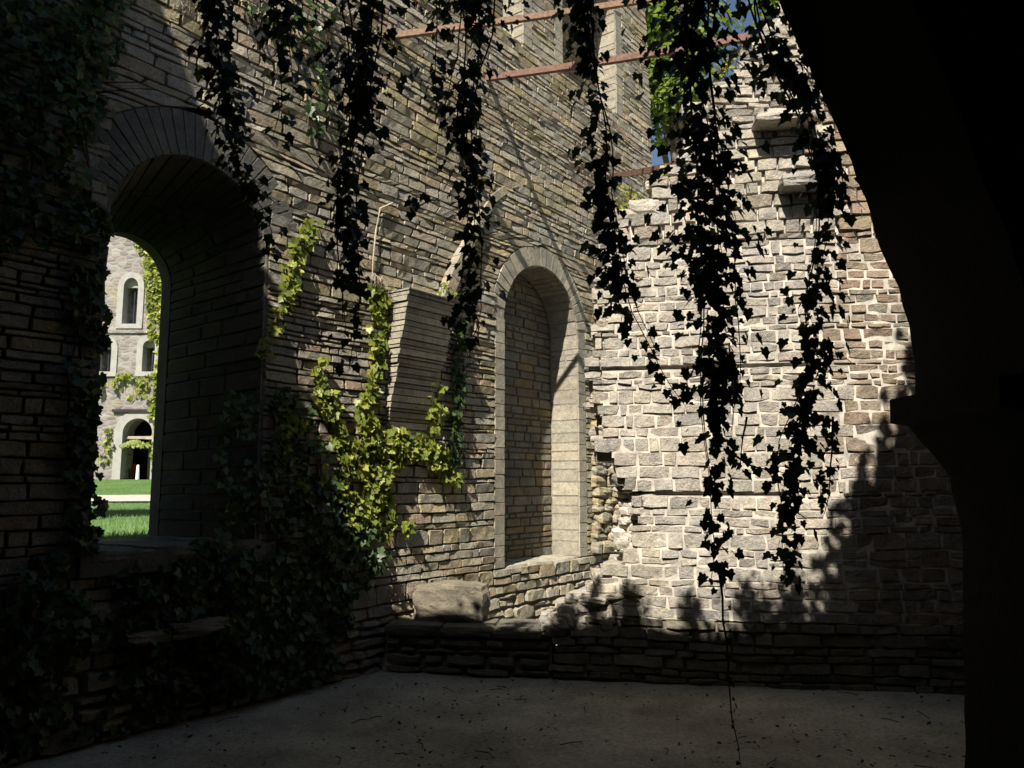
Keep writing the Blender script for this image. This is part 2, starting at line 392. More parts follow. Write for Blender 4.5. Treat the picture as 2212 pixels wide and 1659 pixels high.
def reveal(o, back, T, mp, rg, mats, parent, name, course=(.08,.17), width=(.18,.5), rough=.006):
    """stones lining the opening from the face (t=0) to the back outline (t=-T)"""
    def outline(op, k=28):
        pts = [(op.s0, op.sill)]
        m = 10
        for i in range(1, m): pts.append((op.s0, op.sill+(op.spring-op.sill)*i/m))
        for i in range(k+1):
            an = math.pi*i/k; pts.append((op.c-math.cos(an)*op.r, op.spring+math.sin(an)*op.r*op.k))
        for i in range(1, m+1): pts.append((op.s1, op.spring+(op.sill-op.spring)*i/m))
        return pts
    F, B = outline(o), outline(back)
    ln = [0.0]
    for i in range(1, len(F)): ln.append(ln[-1]+math.hypot(F[i][0]-F[i-1][0], F[i][1]-F[i-1][1]))
    def mapping(x, t, l):
        l = min(max(l, 0), ln[-1]-1e-6)
        i = 0
        while ln[i+1] < l: i += 1
        f = (l-ln[i])/(ln[i+1]-ln[i])
        pf = (F[i][0]+(F[i+1][0]-F[i][0])*f, F[i][1]+(F[i+1][1]-F[i][1])*f)
        pb = (B[i][0]+(B[i+1][0]-B[i][0])*f, B[i][1]+(B[i+1][1]-B[i][1])*f)
        k = x/T
        d = (F[i+1][0]-F[i][0], F[i+1][1]-F[i][1]); L_ = math.hypot(*d)
        nx_, ny_ = d[1]/L_, -d[0]/L_
        return mp(pf[0]+(pb[0]-pf[0])*k+nx_*t, -x, pf[1]+(pb[1]-pf[1])*k+ny_*t)
    mb = MB()
    iv = lambda a, b: [(0.002, 0.002, T, T)]
    masonry(mb, mapping, iv, 0, ln[-1], rg, course, width, gap=.004, split=.2, jd=.02, prot=.004, rough=rough, bevel=.008, cell=.12, round_=.02, wob=.002)
    n = 60
    for i in range(n):
        a, b = ln[-1]*i/n, ln[-1]*(i+1)/n
        mb.hexa([mapping(.004,-.06,a),mapping(T,-.06,a),mapping(T,-.06,b),mapping(.004,-.06,b),mapping(.004,-.014,a),mapping(T,-.014,a),mapping(T,-.014,b),mapping(.004,-.014,b)], .5, 1)
    return mb.build(name, mats, parent)
def rock(mb, c, dims, rg, rz=0.0, rx=0.0, n=5, amp=.12, tint=None, mi=0, boxy=.55):
    vs, fs = [], []; sd = rg.uniform(0, 99)
    bm = bmesh.new(); bmesh.ops.create_cube(bm, size=2); bmesh.ops.subdivide_edges(bm, edges=bm.edges[:], cuts=n-1, use_grid_fill=True)
    cz, sz = math.cos(rz), math.sin(rz); cx, sx = math.cos(rx), math.sin(rx)
    idx = {}
    for i, v in enumerate(bm.verts):
        idx[v] = i; p = v.co.copy(); s = p.normalized()*1.18
        p = p*boxy+s*(1-boxy); k = 1+amp*(1.1*nz(p.x*1.3+sd, p.y*1.3, p.z*1.3)+.6*nz(p.x*3.4, p.y*3.4+sd, p.z*3.4))
        x, y, z = p.x*dims[0]/2*k, p.y*dims[1]/2*k, p.z*dims[2]/2*k
        y, z = y*cx-z*sx, y*sx+z*cx
        x, y = x*cz-y*sz, x*sz+y*cz
        vs.append((c[0]+x, c[1]+y, c[2]+z))
    for f in bm.faces: fs.append(tuple(idx[v] for v in f.verts))
    bm.free(); mb.add(vs, fs, rg.random() if tint is None else tint, mi)

# ------------------------------------------------------------------ leaves
IVY = np.array([(0,0),(.14,-.12),(.36,-.13),(.49,.02),(.40,.18),(.56,.42),(.30,.55),(.17,.80),(.0,1.0),(-.17,.80),(-.30,.55),(-.56,.42),(-.40,.18),(-.49,.02),(-.36,-.13),(-.14,-.12)])
OVAL = np.array([(0,0),(.22,.2),(.28,.5),(.15,.82),(0,1),(-.15,.82),(-.28,.5),(-.22,.2)])
def leaves(name, pos, nrm, tip, size, tint, mat, parent=None, shape=IVY, fold=.14):
    pos, nrm, tip, size, tint = map(np.asarray, (pos, nrm, tip, size, tint))
    n = len(pos); K = len(shape)
    nrm = nrm/np.maximum(1e-6, np.linalg.norm(nrm, axis=1, keepdims=True))
    tip = tip-(tip*nrm).sum(1, keepdims=True)*nrm
    tip = tip/np.maximum(1e-6, np.linalg.norm(tip, axis=1, keepdims=True))
    sid = np.cross(tip, nrm)
    loc = np.vstack([[(0, .32)], shape])
    zz = fold*np.abs(loc[:,0])-.10*np.maximum(0, loc[:,1]-.3)**2
    co = pos[:,None,:]+size[:,None,None]*(loc[None,:,0,None]*sid[:,None,:]+loc[None,:,1,None]*tip[:,None,:]+zz[None,:,None]*nrm[:,None,:])
    tri = np.array([(0, 1+i, 1+(i+1)%K) for i in range(K)])
    idx = (tri[None]+(np.arange(n)*(K+1))[:,None,None]).reshape(-1)
    me = bpy.data.meshes.new(name); me.vertices.add(n*(K+1)); me.vertices.foreach_set('co', co.reshape(-1).astype(np.float32))
    nf = n*K; me.loops.add(nf*3); me.loops.foreach_set('vertex_index', idx.astype(np.int32))
    me.polygons.add(nf); me.polygons.foreach_set('loop_start', (np.arange(nf)*3).astype(np.int32))
    me.update(calc_edges=True)
    at = me.attributes.new('tint', 'FLOAT', 'POINT'); at.data.foreach_set('value', np.repeat(tint, K+1).astype(np.float32))
    me.materials.append(mat); me.validate()
    o = bpy.data.objects.new(name, me); COL.objects.link(o)
    if parent:
        o.parent = parent; o.matrix_parent_inverse = parent.matrix_basis.inverted()
    return o

# ================================================================== THE TALL LEFT WALL
S_END = 8.15; L_TOP = 9.4
win_o = Opening(.17, 1.37, 1.17, 3.30, .33, .02)
win_i = Opening(.81-.37, .81+.37, 1.17, 3.18, .33, .2)
niche = Opening(4.405, 5.877, .72, 3.33, .23, .17)
up_a = Opening(3.39, 4.75, 6.64, 8.0, .2, .18); up_b = Opening(5.59, 6.95, 6.64, 8.0, .2, .18)
LWALL = empty('ruined_wall', LW(2, 0, 0), 'tall brown rubble wall on the left with an arched window and a blind niche', 'wall')
rg = random.Random(11)
def l_lo(h): return -1.5
_le = {}
def l_hi(h):
    k = round(h, 2)
    return S_END-.05*max(0, h-3)*.9+.07*nz(h*3.3, 1.7, .4)+.04*nz(h*11, 2.2, .1)
opsL = [win_o, niche, up_a, up_b]
# the wall rib scar: a pointed arch over the niche, resting on the corbel
RIB = [(3.30,3.36),(3.48,3.72),(3.70,4.05),(3.92,4.36),(4.155,4.64),(4.5,4.90),(4.92,5.10),(5.35,5.20)]
def l_tint(s, h, rg):
    # upper wall warmer, lower wall greyer
    r = min(1, max(0, .5+.55*nz(s*.9, h*1.4, 6.0)+rg.gauss(0,.27)))
    if h < 2.0 and r < .5: return rg.choice([.22,.33,.45,.66,.98])
    return r
def warpL(s, h):
    m = 1.0
    for o in opsL:
        dx = abs(s-o.c)-(o.r+o.jamb); dz = max(o.sill-.05-h, h-o.top())
        d = max(dx, dz); m = min(m, max(0, min(1, d/.35)))
    return m*.013*nz(s*.9, h*1.1, 5.0)
mb = MB()
ivL = interval_fn(l_lo, l_hi, opsL)
kwL = dict(gap=.0024, hx=.4, split=.5, jd=.018, prot=.008, cprot=.006, skew=.0035, fine=.0035, rough=.008, bevel=.005, round_=.04, wob=.007, warp=warpL, tintf=l_tint)
for (z0, z1, cr, wr, kw) in ((0,.45,(.09,.2),(.16,.5),dict(gap=.006,jd=.04,prot=.03,rough=.016,bevel=.016,round_=.08,wob=.014)), (.45,.715,(.06,.13),(.12,.36),dict(prot=.02,rough=.012,bevel=.010,round_=.07)),
        (.715,1.165,(.04,.115),(.11,.44),{}), (1.165,5.3,(.035,.105),(.11,.46),{}), (5.3,6.635,(.035,.105),(.12,.5),{}), (6.635,L_TOP,(.045,.12),(.14,.5),dict(cell=.1))):
    masonry(mb, LW, ivL, z0, z1, rg, cr, wr, **{**kwL, **kw})
l_lo2 = lambda h: -6.5
l_hi2 = lambda h: l_hi(h)-.04
core(mb, LW, interval_fn(l_lo2, l_hi2, opsL), -.1, L_TOP-.03, -.034, -.44)
class Through(Opening): pass
core(mb, LW, interval_fn(l_lo2, l_hi2, [win_o]), -.1, L_TOP-.03, -.44, -1.0)
# far broken end of the wall shows its stones
for h in np.arange(.2, L_TOP, .22):
    rock(mb, LW(l_hi(h)-.16, -.25-rg.uniform(0,.15), h), (.36, .4, .25), rg, rz=math.atan2(.8018,.5976), n=3)
    rock(mb, LW(l_hi(h)-.16, -.72, h), (.34, .5, .25), rg, rz=math.atan2(.8018,.5976), n=3)
mb.build('masonry', [M['ochre'], M['joint']], LWALL)
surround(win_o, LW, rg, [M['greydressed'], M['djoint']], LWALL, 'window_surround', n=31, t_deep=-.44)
reveal(win_o, win_i, 1.0, LW, rg, [M['shadestone'], M['joint']], LWALL, 'window_reveal')
surround(niche, LW, rg, [M['dressed'], M['djoint']], LWALL, 'niche_surround', n=23, jamb_h=(.10,.2), t_deep=-.41)
def blind(o, T, pname, lname, mat):
    bk = Opening(o.s0, o.s1, o.sill, o.spring, 0, 0, o.k)
    reveal(o, bk, T, LW, rg, [mat, M['djoint']], LWALL, lname, course=(.10,.2), width=(.3,.5), rough=.002)
    mb = MB()
    def iv(a, b):
        ha, hb = bk.half(a+1e-4, False), bk.half(b-1e-4, False)
        ha = ha or 0; hb = hb or 0
        return [(bk.c-ha, bk.c-hb, bk.c+ha, bk.c+hb)]
    mp = lambda s, t, h: LW(s, t-T, h)
    masonry(mb, mp, iv, o.sill, o.top(False)-.005, rg, (.05,.12), (.14,.45), gap=.003, split=.3, jd=.02, prot=.006, rough=.006, bevel=.009, cell=.1, round_=.03, wob=.003)
    core(mb, LW, iv, o.sill-.03, o.top(False)-.004, -T-.018, -.46)
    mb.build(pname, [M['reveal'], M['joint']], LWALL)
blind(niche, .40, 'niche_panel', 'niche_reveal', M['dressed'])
for o in (up_a, up_b):
    surround(o, LW, rg, [M['dressed'], M['djoint']], LWALL, 'upper_niche_surround', n=15, t_deep=-.31)
    blind(o, .30, 'upper_niche_panel', 'upper_niche_reveal', M['dressed'])
# frame at the outer face of the window, and the sills
mb = MB()
fo = Opening(win_o.s0-.1, win_o.s1+.1, 1.17, 3.34, 0, 0)
pts = []
def outl(op, k=24):
    p = [(op.s0, op.sill)]+[(op.c-math.cos(math.pi*i/k)*op.r, op.spring+math.sin(math.pi*i/k)*op.r) for i in range(k+1)]+[(op.s1, op.sill)]
    return p
A, B = outl(win_i), outl(fo)
for i in range(len(A)-1):
    q = [A[i], A[i+1], B[i+1], B[i]]
    mb.hexa([LW(*(q[k][0], -1.14, q[k][1])) for k in range(4)]+[LW(*(q[k][0], -1.002, q[k][1])) for k in range(4)], .4)
A2 = outl(Opening(win_i.s0+.045, win_i.s1-.045, 1.17, 3.18, 0, 0))
mb.build('window_frame', [M['shadestone']], LWALL)
mb = MB()
mp_sill = lambda s, t, h: LW(s, h-1.14, 1.165+t)
for (a, b) in ((.06,.56),(.56,1.02),(1.02,1.46)):
    stone(mb, mp_sill, [(a+.004,.0),(b-.004,.0),(b-.004,1.2),(a+.004,1.2)], rg, jd=.05, prot=.015, rough=.008, bevel=.03, cell=.15, tint=.4)
mb.box((0,0,0),(0.001,.001,.001))
mb.v = mb.v[:-8]; mb.t = mb.t[:-8]; mb.f = mb.f[:-6]; mb.m = mb.m[:-6]
core(mb, LW, lambda a, b: [(.1,.1,1.5,1.5)], 1.02, 1.15, .05, -1.14, mi=0)
mb.build('window_sill', [M['greydressed']], LWALL)
mb = MB()
mp_sill2 = lambda s, t, h: LW(s, h-.40, .722+t)
for (a, b) in ((4.40,4.86),(4.86,5.4),(5.4,5.88)):
    stone(mb, mp_sill2, [(a+.004,.0),(b-.004,.0),(b-.004,.41),(a+.004,.41)], rg, jd=.03, prot=.010, rough=.01, bevel=.012, cell=.1, skew=.006)
mb.build('niche_sill', [M['dressed']], LWALL)
# corbel: thin courses stepping outward
mb = MB(); rc = random.Random(3)
h = 2.0; nC = 28
for i in range(nC):
    f = i/(nC-1); ch = (3.30-2.0)/nC*rc.uniform(.6,1.4) if i < nC-1 else 3.30-h
    f = (h-2.0)/1.3; P = .008+.262*f+rc.uniform(-.004,.004)
    a, b = 2.67+.012*rc.uniform(-1,1), 2.67+.50+.17*f+rc.uniform(-.02,.02)
    x0, x1, y0, y1 = a, b, h+.0055, h+ch-.0055; P1 = P+.20*ch; P += .0
    p = [LW(x0,-.04,y0),LW(x1,-.04,y0),LW(x1,P,y0),LW(x0,P,y0),LW(x0,-.04,y1),LW(x1,-.04,y1),LW(x1,P1,y1),LW(x0,P1,y1)]
    mb.hexa([p[3],p[2],p[1],p[0],p[7],p[6],p[5],p[4]], rc.random(), 0)
    h += ch
mb.hexa([LW(2.69,P_,hh) if False else LW(s_,t_,hh) for hh in (2.0,3.29) for (s_,t_) in ((2.69,-.012+(.235 if hh>3 else 0)),(3.14+(.17 if hh>3 else 0),-.012+(.235 if hh>3 else 0)),(3.14+(.17 if hh>3 else 0),-.04),(2.69,-.04))], .5, 1)
rock(mb, LW(2.90,-.05,1.94), (.48,.16,.14), rc, rz=math.atan2(.8018,.5976), tint=.3, amp=.06, boxy=.8)
mb.build('corbel', [M['dressed'], M['joint']], LWALL)
mb = MB()
for i in range(len(RIB)-1):
    (s0,h0),(s1,h1) = RIB[i], RIB[i+1]
    m = 3
    for k in range(m):
        f0, f1 = k/m, (k+1)/m-.02
        a = (s0+(s1-s0)*f0, h0+(h1-h0)*f0); b = (s0+(s1-s0)*f1, h0+(h1-h0)*f1)
        d = (b[0]-a[0], b[1]-a[1]); l = math.hypot(*d); nx_, ny_ = d[1]/l, -d[0]/l
        w = .12-.008*i; P = max(.004, .11-.028*max(0,i+f0-.8))+rc.uniform(-.004,.004)
        q = [a, (a[0]+nx_*w, a[1]+ny_*w), (b[0]+nx_*w, b[1]+ny_*w), b]
        mb.hexa([LW(x,-.03,y) for x, y in q]+[LW(x,P,y) for x, y in q], rc.random())
mb.build('wall_rib', [M['ochre']], LWALL)
mb = MB(); h = .74
while h < 3.5:
    ch = rc.uniform(.07,.15); s = 6.12+rc.uniform(0,.10)+(.12 if h > 2.2 else 0)+.05*nz(h*3,1,1)
    while s < 7.5:
        w = rc.uniform(.12,.3); k = min(1, max(0, (s-6.1)/.55))
        rock(mb, LW(s+w/2, -.06+.16*k+rc.uniform(-.03,.03), h+ch/2), (w*1.02, .26, ch*1.02), rc, rz=math.atan2(.8018,.5976)+rc.uniform(-.15,.15), n=4, amp=.16, boxy=.6); s += w
    h += ch
mb.build('torn_masonry', [M['ochre']], LWALL)
# ledge stones half sunk in ivy below the window
mb = MB()
s, h = LW.px(410, 1335); rock(mb, LW(s, .0, h-.05), (.46,.34,.10), rc, rz=math.atan2(.8018,.5976), amp=.16, boxy=.6, n=6)
s, h = LW.px(310, 1352); rock(mb, LW(s, -.01, h-.06), (.36,.28,.08), rc, rz=math.atan2(.8018,.5976), amp=.16, boxy=.6, n=6)
mb.build('ledge_stone', [M['reveal']], LWALL)

# ================================================================== THE BACK WALL
PB = [(1185,1338),(1250,1290),(1300,1236),(1345,1196),(1378,1150),(1352,1100),(1384,1062),(1340,1050),(1326,1010),(1284,965),(1290,905),(1268,868),(1280,830),(1268,790),(1290,740),(1286,640),(1302,560),(1312,500),(1328,470),(1388,452),(1412,424),(1404,392),(1440,364),(1474,345),(1500,250),(1545,200),(1590,170),(1602,120),(1640,88),(1690,30),(1745,-70),(1830,-160)]
PBs = [BW.px(*p) for p in PB]
BWALL = empty('ruined_wall', BW(3.2, 0, 0), 'sunlit pinkish grey rubble wall with white mortar and a ragged stepped top', 'wall')
def b_lo(h):
    """left / upper outline of the broken wall as a function of height (outline rises monotonically)"""
    best = None
    if h <= PBs[0][1]: return PBs[0][0]
    for (a, b) in zip(PBs, PBs[1:]):
        lo_, hi_ = min(a[1], b[1]), max(a[1], b[1])
        if lo_ <= h <= hi_ and hi_ > lo_:
            s = a[0]+(b[0]-a[0])*(h-a[1])/(b[1]-a[1])
            best = s if best is None else max(best, s)
    return best if best is not None else PBs[-1][0]
B_END = 5.6; B_TOP = PBs[-1][1]
rgb = random.Random(21)
def ivB(a, b):
    m = .5*(a+b); s = b_lo(m)+rgb.uniform(-.06,.06)
    return [(s, s, B_END, B_END)] if s < B_END else []
hb1 = BW.px(1600, 1070)[1]; hb2 = BW.px(1500, 796)[1]
def b_tint(s, h, rg):
    x, y, z = BW(s, 0, h)
    if s > 3.7 and rg.random() < .55: return rg.choice([.33,.78,1.0,.56])   # browner stones towards the right
    return rg.random()
def b_mi(q, rg): return 4 if q[0][0] > 3.72+.3*nz(q[0][1]*1.3, 2, 2)+rg.gauss(0,.12) else 0
mbk = MB()
kwB = dict(gap=.0020, hx=.6, split=.6, jd=.010, prot=.011, rough=.009, bevel=.005, round_=.055, wob=.014, skew=.0042, fine=.005, mi=b_mi, warp=lambda s, h: .028*nz(s*.8, h*.9, 9.0), tintf=b_tint, cell=.055)
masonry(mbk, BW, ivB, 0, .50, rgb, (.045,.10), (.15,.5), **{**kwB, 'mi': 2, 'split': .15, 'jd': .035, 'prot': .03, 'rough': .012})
masonry(mbk, BW, ivB, .50, hb1-.004, rgb, (.05,.15), (.09,.32), **kwB)
masonry(mbk, BW, ivB, hb1+.034, hb2-.004, rgb, (.04,.125), (.07,.30), **kwB)
masonry(mbk, BW, ivB, hb2+.036, 3.6, rgb, (.04,.125), (.07,.29), **kwB)
masonry(mbk, BW, ivB, 3.6, B_TOP, rgb, (.05,.12), (.10,.32), **{**kwB, 'prot': .03, 'rough': .014, 'jd': .03})
cf = lambda a, b: [(b_lo(.5*(a+b))+.10, b_lo(.5*(a+b))+.10, B_END, B_END)] if b_lo(.5*(a+b))+.1 < B_END else []
sb1 = BW.px(1690,1070)[0]; sb2 = BW.px(1800,796)[0]
masonry(mbk, BW, lambda a, b: [(sb1,sb1,B_END,B_END)], hb1-.004, hb1+.034, rgb, (.04,.05), (.1,.4), **kwB)
masonry(mbk, BW, lambda a, b: [(sb2,sb2,B_END,B_END)], hb2-.004, hb2+.036, rgb, (.04,.05), (.1,.4), **kwB)
core(mbk, BW, lambda a, b: [(sb1,sb1,B_END,B_END)], hb1-.003, hb1+.031, -.004, -.069)
core(mbk, BW, lambda a, b: [(sb2,sb2,B_END,B_END)], hb2-.003, hb2+.033, -.004, -.069)
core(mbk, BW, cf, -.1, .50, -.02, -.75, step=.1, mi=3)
core(mbk, BW, cf, .50, hb1-.004, -.004, -.75, step=.1)
core(mbk, BW, cf, hb1-.004, hb1+.032, -.07, -.75)
core(mbk, BW, cf, hb1+.032, hb2-.004, -.004, -.75, step=.1)
core(mbk, BW, cf, hb2-.004, hb2+.034, -.07, -.75)
core(mbk, BW, cf, hb2+.034, 3.6, -.004, -.75, step=.1)
core(mbk, BW, cf, 3.6, B_TOP, -.03, -.75, step=.1)
mbk.build('masonry', [M['pink'], M['mortar'], M['darkrub'], M['dmortar'], M['brown']], BWALL)
# broken core along the ragged edge: stones going back into the wall
mbr = MB(); az = math.atan2(-.1564, .9877)
h = .30
while h < B_TOP-.1:
    ch = rgb.uniform(.06,.15); s = b_lo(h+ch*.5)
    for t in (-.10,-.32,-.56):
        rock(mbr, BW(s+.10+rgb.uniform(-.05,.05), t-.06-rgb.uniform(0,.05), h+ch*.5), (rgb.uniform(.14,.24), rgb.uniform(.22,.34), ch*.98), rgb, rz=az+rgb.uniform(-.3,.3), n=4, boxy=.65)
    h += ch
# upper ledge stones along the stepped top
for (x, y) in ((1350,458),(1400,440),(1470,340),(1520,228),(1560,185),(1660,60)):
    s, hh = BW.px(x, y)
    for k in range(3): rock(mbr, BW(s+rgb.uniform(-.1,.1), -.12-.22*k, hh-.03), (rgb.uniform(.2,.36),.28,rgb.uniform(.1,.16)), rgb, rz=az, n=4, boxy=.7)
# the fallen slope at the foot of the broken edge
for i in range(190):
    x = rgb.uniform(1195, 1440); top = 1338-(x-1195)*.52 if x < 1440 else 1200
    y = rgb.uniform(top, 1345)
    s, hh = BW.px(x, y, -.2)
    rock(mbr, BW(s, rgb.uniform(-.55,-.06), hh), (rgb.uniform(.08,.26), rgb.uniform(.12,.26), rgb.uniform(.05,.11)), rgb, rz=az+rgb.uniform(-.4,.4), n=4, boxy=.6, amp=.16)
for i in range(46):
    x, y = rgb.uniform(1338,1392), rgb.uniform(1045,1215); s, hh = BW.px(x, y, -.12)
    rock(mbr, BW(s, rgb.uniform(-.3,-.10), hh), (rgb.uniform(.05,.14),)*2+(rgb.uniform(.04,.09),), rgb, rz=rgb.uniform(0,3), n=3, boxy=.5, amp=.2, mi=rgb.choice([0,1,1]))
mbr.build('broken_edge', [M['pink'], M['mortar']], BWALL)
# two long stones that stick out of the upper wall, and the big reddish blocks
mbp = MB()
for (x, y, w, hh, dpt, tn) in ((1728,405,.36,.11,.10,.22),(1690,272,.5,.08,.12,.66),(1850,775,.46,.24,-.22,.78),(1885,690,.5,.09,-.22,.78)):
    s, z = BW.px(x, y); rock(mbp, BW(s, dpt*.2, z), (w, .3+dpt, hh), rgb, rz=az, tint=tn, amp=.07, boxy=.75)
mbp.build('projecting_stone', [M['pink']], BWALL)

# ================================================================== LOW WALL in front of the niche, block on it
s_end = PBs[0][0]+.02
LOW = empty('low_wall', BW(.9, 0, 0), 'low dark wall of thin flat stones along the ground in front of the niche', 'wall')
mb = MB()
rgl = random.Random(5)
ivW = lambda a, b: [(.01,.01,s_end,s_end)]
masonry(mb, BW, ivW, 0, .385, rgl, (.045,.10), (.15,.45), gap=.009, split=.1, jd=.05, prot=.035, rough=.014, bevel=.02, round_=.10, wob=.012)
core(mb, BW, ivW, -.1, .36, -.03, -.38, step=.2)
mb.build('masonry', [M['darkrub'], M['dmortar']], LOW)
mb = MB(); s = .02
while s < s_end-.1:
    w = rgl.uniform(.26,.5)
    rock(mb, BW(s+w/2, -.17, .365), (w*.98, .46, rgl.uniform(.07,.11)), rgl, rz=az, amp=.05, boxy=.8)
    s += w
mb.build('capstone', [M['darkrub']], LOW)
mb = MB()
s0, _ = BW.px(900, 1345, -.30); s1, _ = BW.px(1050, 1345, -.30)
rock(mb, BW(.5*(s0+s1), -.30, .545), ((s1-s0)*1.02, .34, .33), random.Random(8), rz=az+.03, amp=.11, boxy=.70, n=10, tint=.3)
blk = mb.build('stone_block', [M['reveal']]); tag(blk, 'squared stone block with a rounded top resting on the low wall', 'stone block')
# rough fill behind the low wall
mb = MB()
a, b, c = LW(2.75,-.02,0), LW(7.6,-.02,0), BW(s_end+.6,-.4,0)
for i in range(60):
    u, v = rgl.random(), rgl.random()
    if u+v > 1: u, v = 1-u, 1-v
    p = [a[k]+(b[k]-a[k])*u+(c[k]-a[k])*v for k in range(3)]
    rock(mb, (p[0], p[1], .06), (rgl.uniform(.15,.4),rgl.uniform(.15,.4),.18), rgl, rz=rgl.uniform(0,3), n=4)
rub = mb.build('fallen_stones', [M['pink']]); tag(rub, kind='stuff'); tag(rub, 'fallen stones lying between the low wall and the niche', 'rubble')

# ================================================================== VAULT the photographer stands in
Y0 = 3.3
rim = [(2085,1900),(2085,1659),(2081,1382),(2077,1144),(2049,1027),(2020,985),(1988,952),(1962,920),(1921,914),(1922,863),(1976,858),(1978,792),(1962,700),(1941,622),(1902,536),(1869,430),(1822,310),(1763,175),(1723,91),(1680,0),(1650,-60)]
P2 = [(at_y(x, y, Y0)[0], at_y(x, y, Y0)[2]) for x, y in rim]
P2[0] = (P2[0][0], -.05)
rv = random.Random(4)
fine = []
for (a, b) in zip(P2, P2[1:]):
    n = max(1, int(math.hypot(b[0]-a[0], b[1]-a[1])/.07))
    for i in range(n):
        f = i/n; j = .004 if len(fine) > 2 else 0
        fine.append((a[0]+(b[0]-a[0])*f+rv.uniform(-j,j), a[1]+(b[1]-a[1])*f+rv.uniform(-j,j)*.5))
rimP = fine+[P2[-1],(.7,4.02),(0,4.12),(-1.1,4.12),(-2.3,4.02),(-2.85,3.5),(-3.05,2.6),(-3.05,-.05)]
TERM = [(LW,330,-60),(LW,400,120),(LW,450,300),(LW,505,480),(LW,560,650),(LW,640,900),(LW,700,1120),(LW,780,1210),(BW,890,1275),(BW,1020,1278),(BW,1060,1350),(BW,1110,1360),(BW,1180,1356),(BW,1250,1345),(BW,1310,1326),(BW,1500,1362),(BW,1700,1366),(BW,1785,1320),(BW,1815,1180),(BW,1895,1000),(BW,1955,880),(BW,2005,700),(BW,2030,600),(BW,2065,400)]
edge = []
for fr, xd, yd in TERM:                       # the roof edge whose shade falls where the walls are dark
    s, hh = fr.px(xd, yd); x, y, z = fr(s, 0, hh); dy = y-Y0
    edge.append((x-dy*math.tan(SUN_TRAVEL), z+dy*math.tan(SUN_EL)/math.cos(SUN_TRAVEL)))
edge.sort()
edge = [(x+rv.uniform(-.012,.012), z-.05) for x, z in edge]
topP = [(-4.1,-.05),(-4.1,edge[0][1]+.6)]+edge+[(3.6,edge[-1][1]+.5),(3.6,-.05)]
poly = rimP+topP
VAULT = empty('stone_vault', (1.9, Y0, 0), 'black unlit stone arch and vault at the right, framing the view with its curved edge', 'vault')
bm = bmesh.new()
va = [bm.verts.new((x, Y0, z)) for x, z in poly]; vb = [bm.verts.new((x, Y0-.75, z)) for x, z in poly]
n = len(poly)
from mathutils.geometry import tessellate_polygon
for (i, j, k) in tessellate_polygon([[Vector((x, z, 0)) for x, z in poly]]):
    bm.faces.new((va[i], va[j], va[k])); bm.faces.new((vb[k], vb[j], vb[i]))
for i in range(n): bm.faces.new((va[i], vb[i], vb[(i+1)%n], va[(i+1)%n]))
bmesh.ops.recalc_face_normals(bm, faces=bm.faces[:])
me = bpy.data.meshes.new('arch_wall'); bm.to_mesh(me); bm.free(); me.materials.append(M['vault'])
o = bpy.data.objects.new('arch_wall', me); COL.objects.link(o); o.parent = VAULT; o.matrix_parent_inverse = VAULT.matrix_basis.inverted()
mb = MB(); mb.box((2.0,-4.0,-.05),(2.8,2.548,4.2)); mb.build('unseen_side_wall', M['vault'], VAULT)
mb = MB(); mb.box((3.62,2.6,-.05),(4.5,6.9,7.6)); mb.build('unseen_side_wall', M['vault'], VAULT)  # added wall out of view, keeps sky and bounce light off the bay
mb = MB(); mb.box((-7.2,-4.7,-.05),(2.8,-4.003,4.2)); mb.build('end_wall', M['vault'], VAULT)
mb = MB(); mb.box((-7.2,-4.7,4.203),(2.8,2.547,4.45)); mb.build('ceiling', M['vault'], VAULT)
mb = MB(); mb.box((-7.9,-4.7,-.05),(-7.203,.8,4.2)); mb.build('unseen_side_wall', M['vault'], VAULT)

# ================================================================== TIE RODS
def rod(p0, p1, r, mat, label, plate=True):
    a, b = Vector(p0), Vector(p1)
    t = empty('tie_rod', tuple(a), label, 'iron bar', 'rusty tie rods across the ruin')
    d = (b-a); n = 24; mb = MB()
    e = Vector((0,0,1)); sd = d.normalized().cross(e).normalized()
    pts = [a+d*(i/n)+Vector((0,0,-.015*math.sin(math.pi*i/n))) for i in range(n+1)]
    vs, fs = [], []
    for p in pts:
        for (x, z) in ((-1,-1),(1,-1),(1,1),(-1,1)): vs.append(tuple(p+sd*x*r*.8+e*z*r))
    for i in range(n):
        for k in range(4): fs.append((i*4+k, i*4+(k+1)%4, i*4+4+(k+1)%4, i*4+4+k))
    fs.append((3,2,1,0)); fs.append((n*4,n*4+1,n*4+2,n*4+3))
    mb.add(vs, fs); mb.build('bar', mat, t)
    if plate:
        mb = MB(); q = a+d.normalized()*.015
        vs = []
        for k in (0,.03):
            for (x, z) in ((-1,-1),(1,-1),(1,1),(-1,1)): vs.append(tuple(q+d.normalized()*k+sd*x*.07+e*z*.07))
        mb.hexa(vs); mb.build('wall_plate', mat, t)
s, h = LW.px(842, 76); p0 = LW(s, -.05, h)
p1 = at_y(1480, -14, 7.35)
rod(p0, p1, .029, M['rust2'], 'orange rusty iron bar crossing high above the corbel, highest of the three')
s, h = LW.px(1052, 167); p0 = LW(s, -.05, h)
s2, h2 = BW.px(1622, 80, -.15); p1 = BW(s2, -.15, h2)
rod(p0, p1, .032, M['rust'], 'reddish rusty iron bar below the upper niches, ending on top of the ragged back wall')
s, h = LW.px(1325, 378); p0 = LW(s, -.05, h)
s2, h2 = BW.px(1478, 352, -.3); p1 = BW(s2, -.3, h2)
rod(p0, p1, .032, M['rust'], 'short rusty bar low beside the broken left shoulder of the back wall')

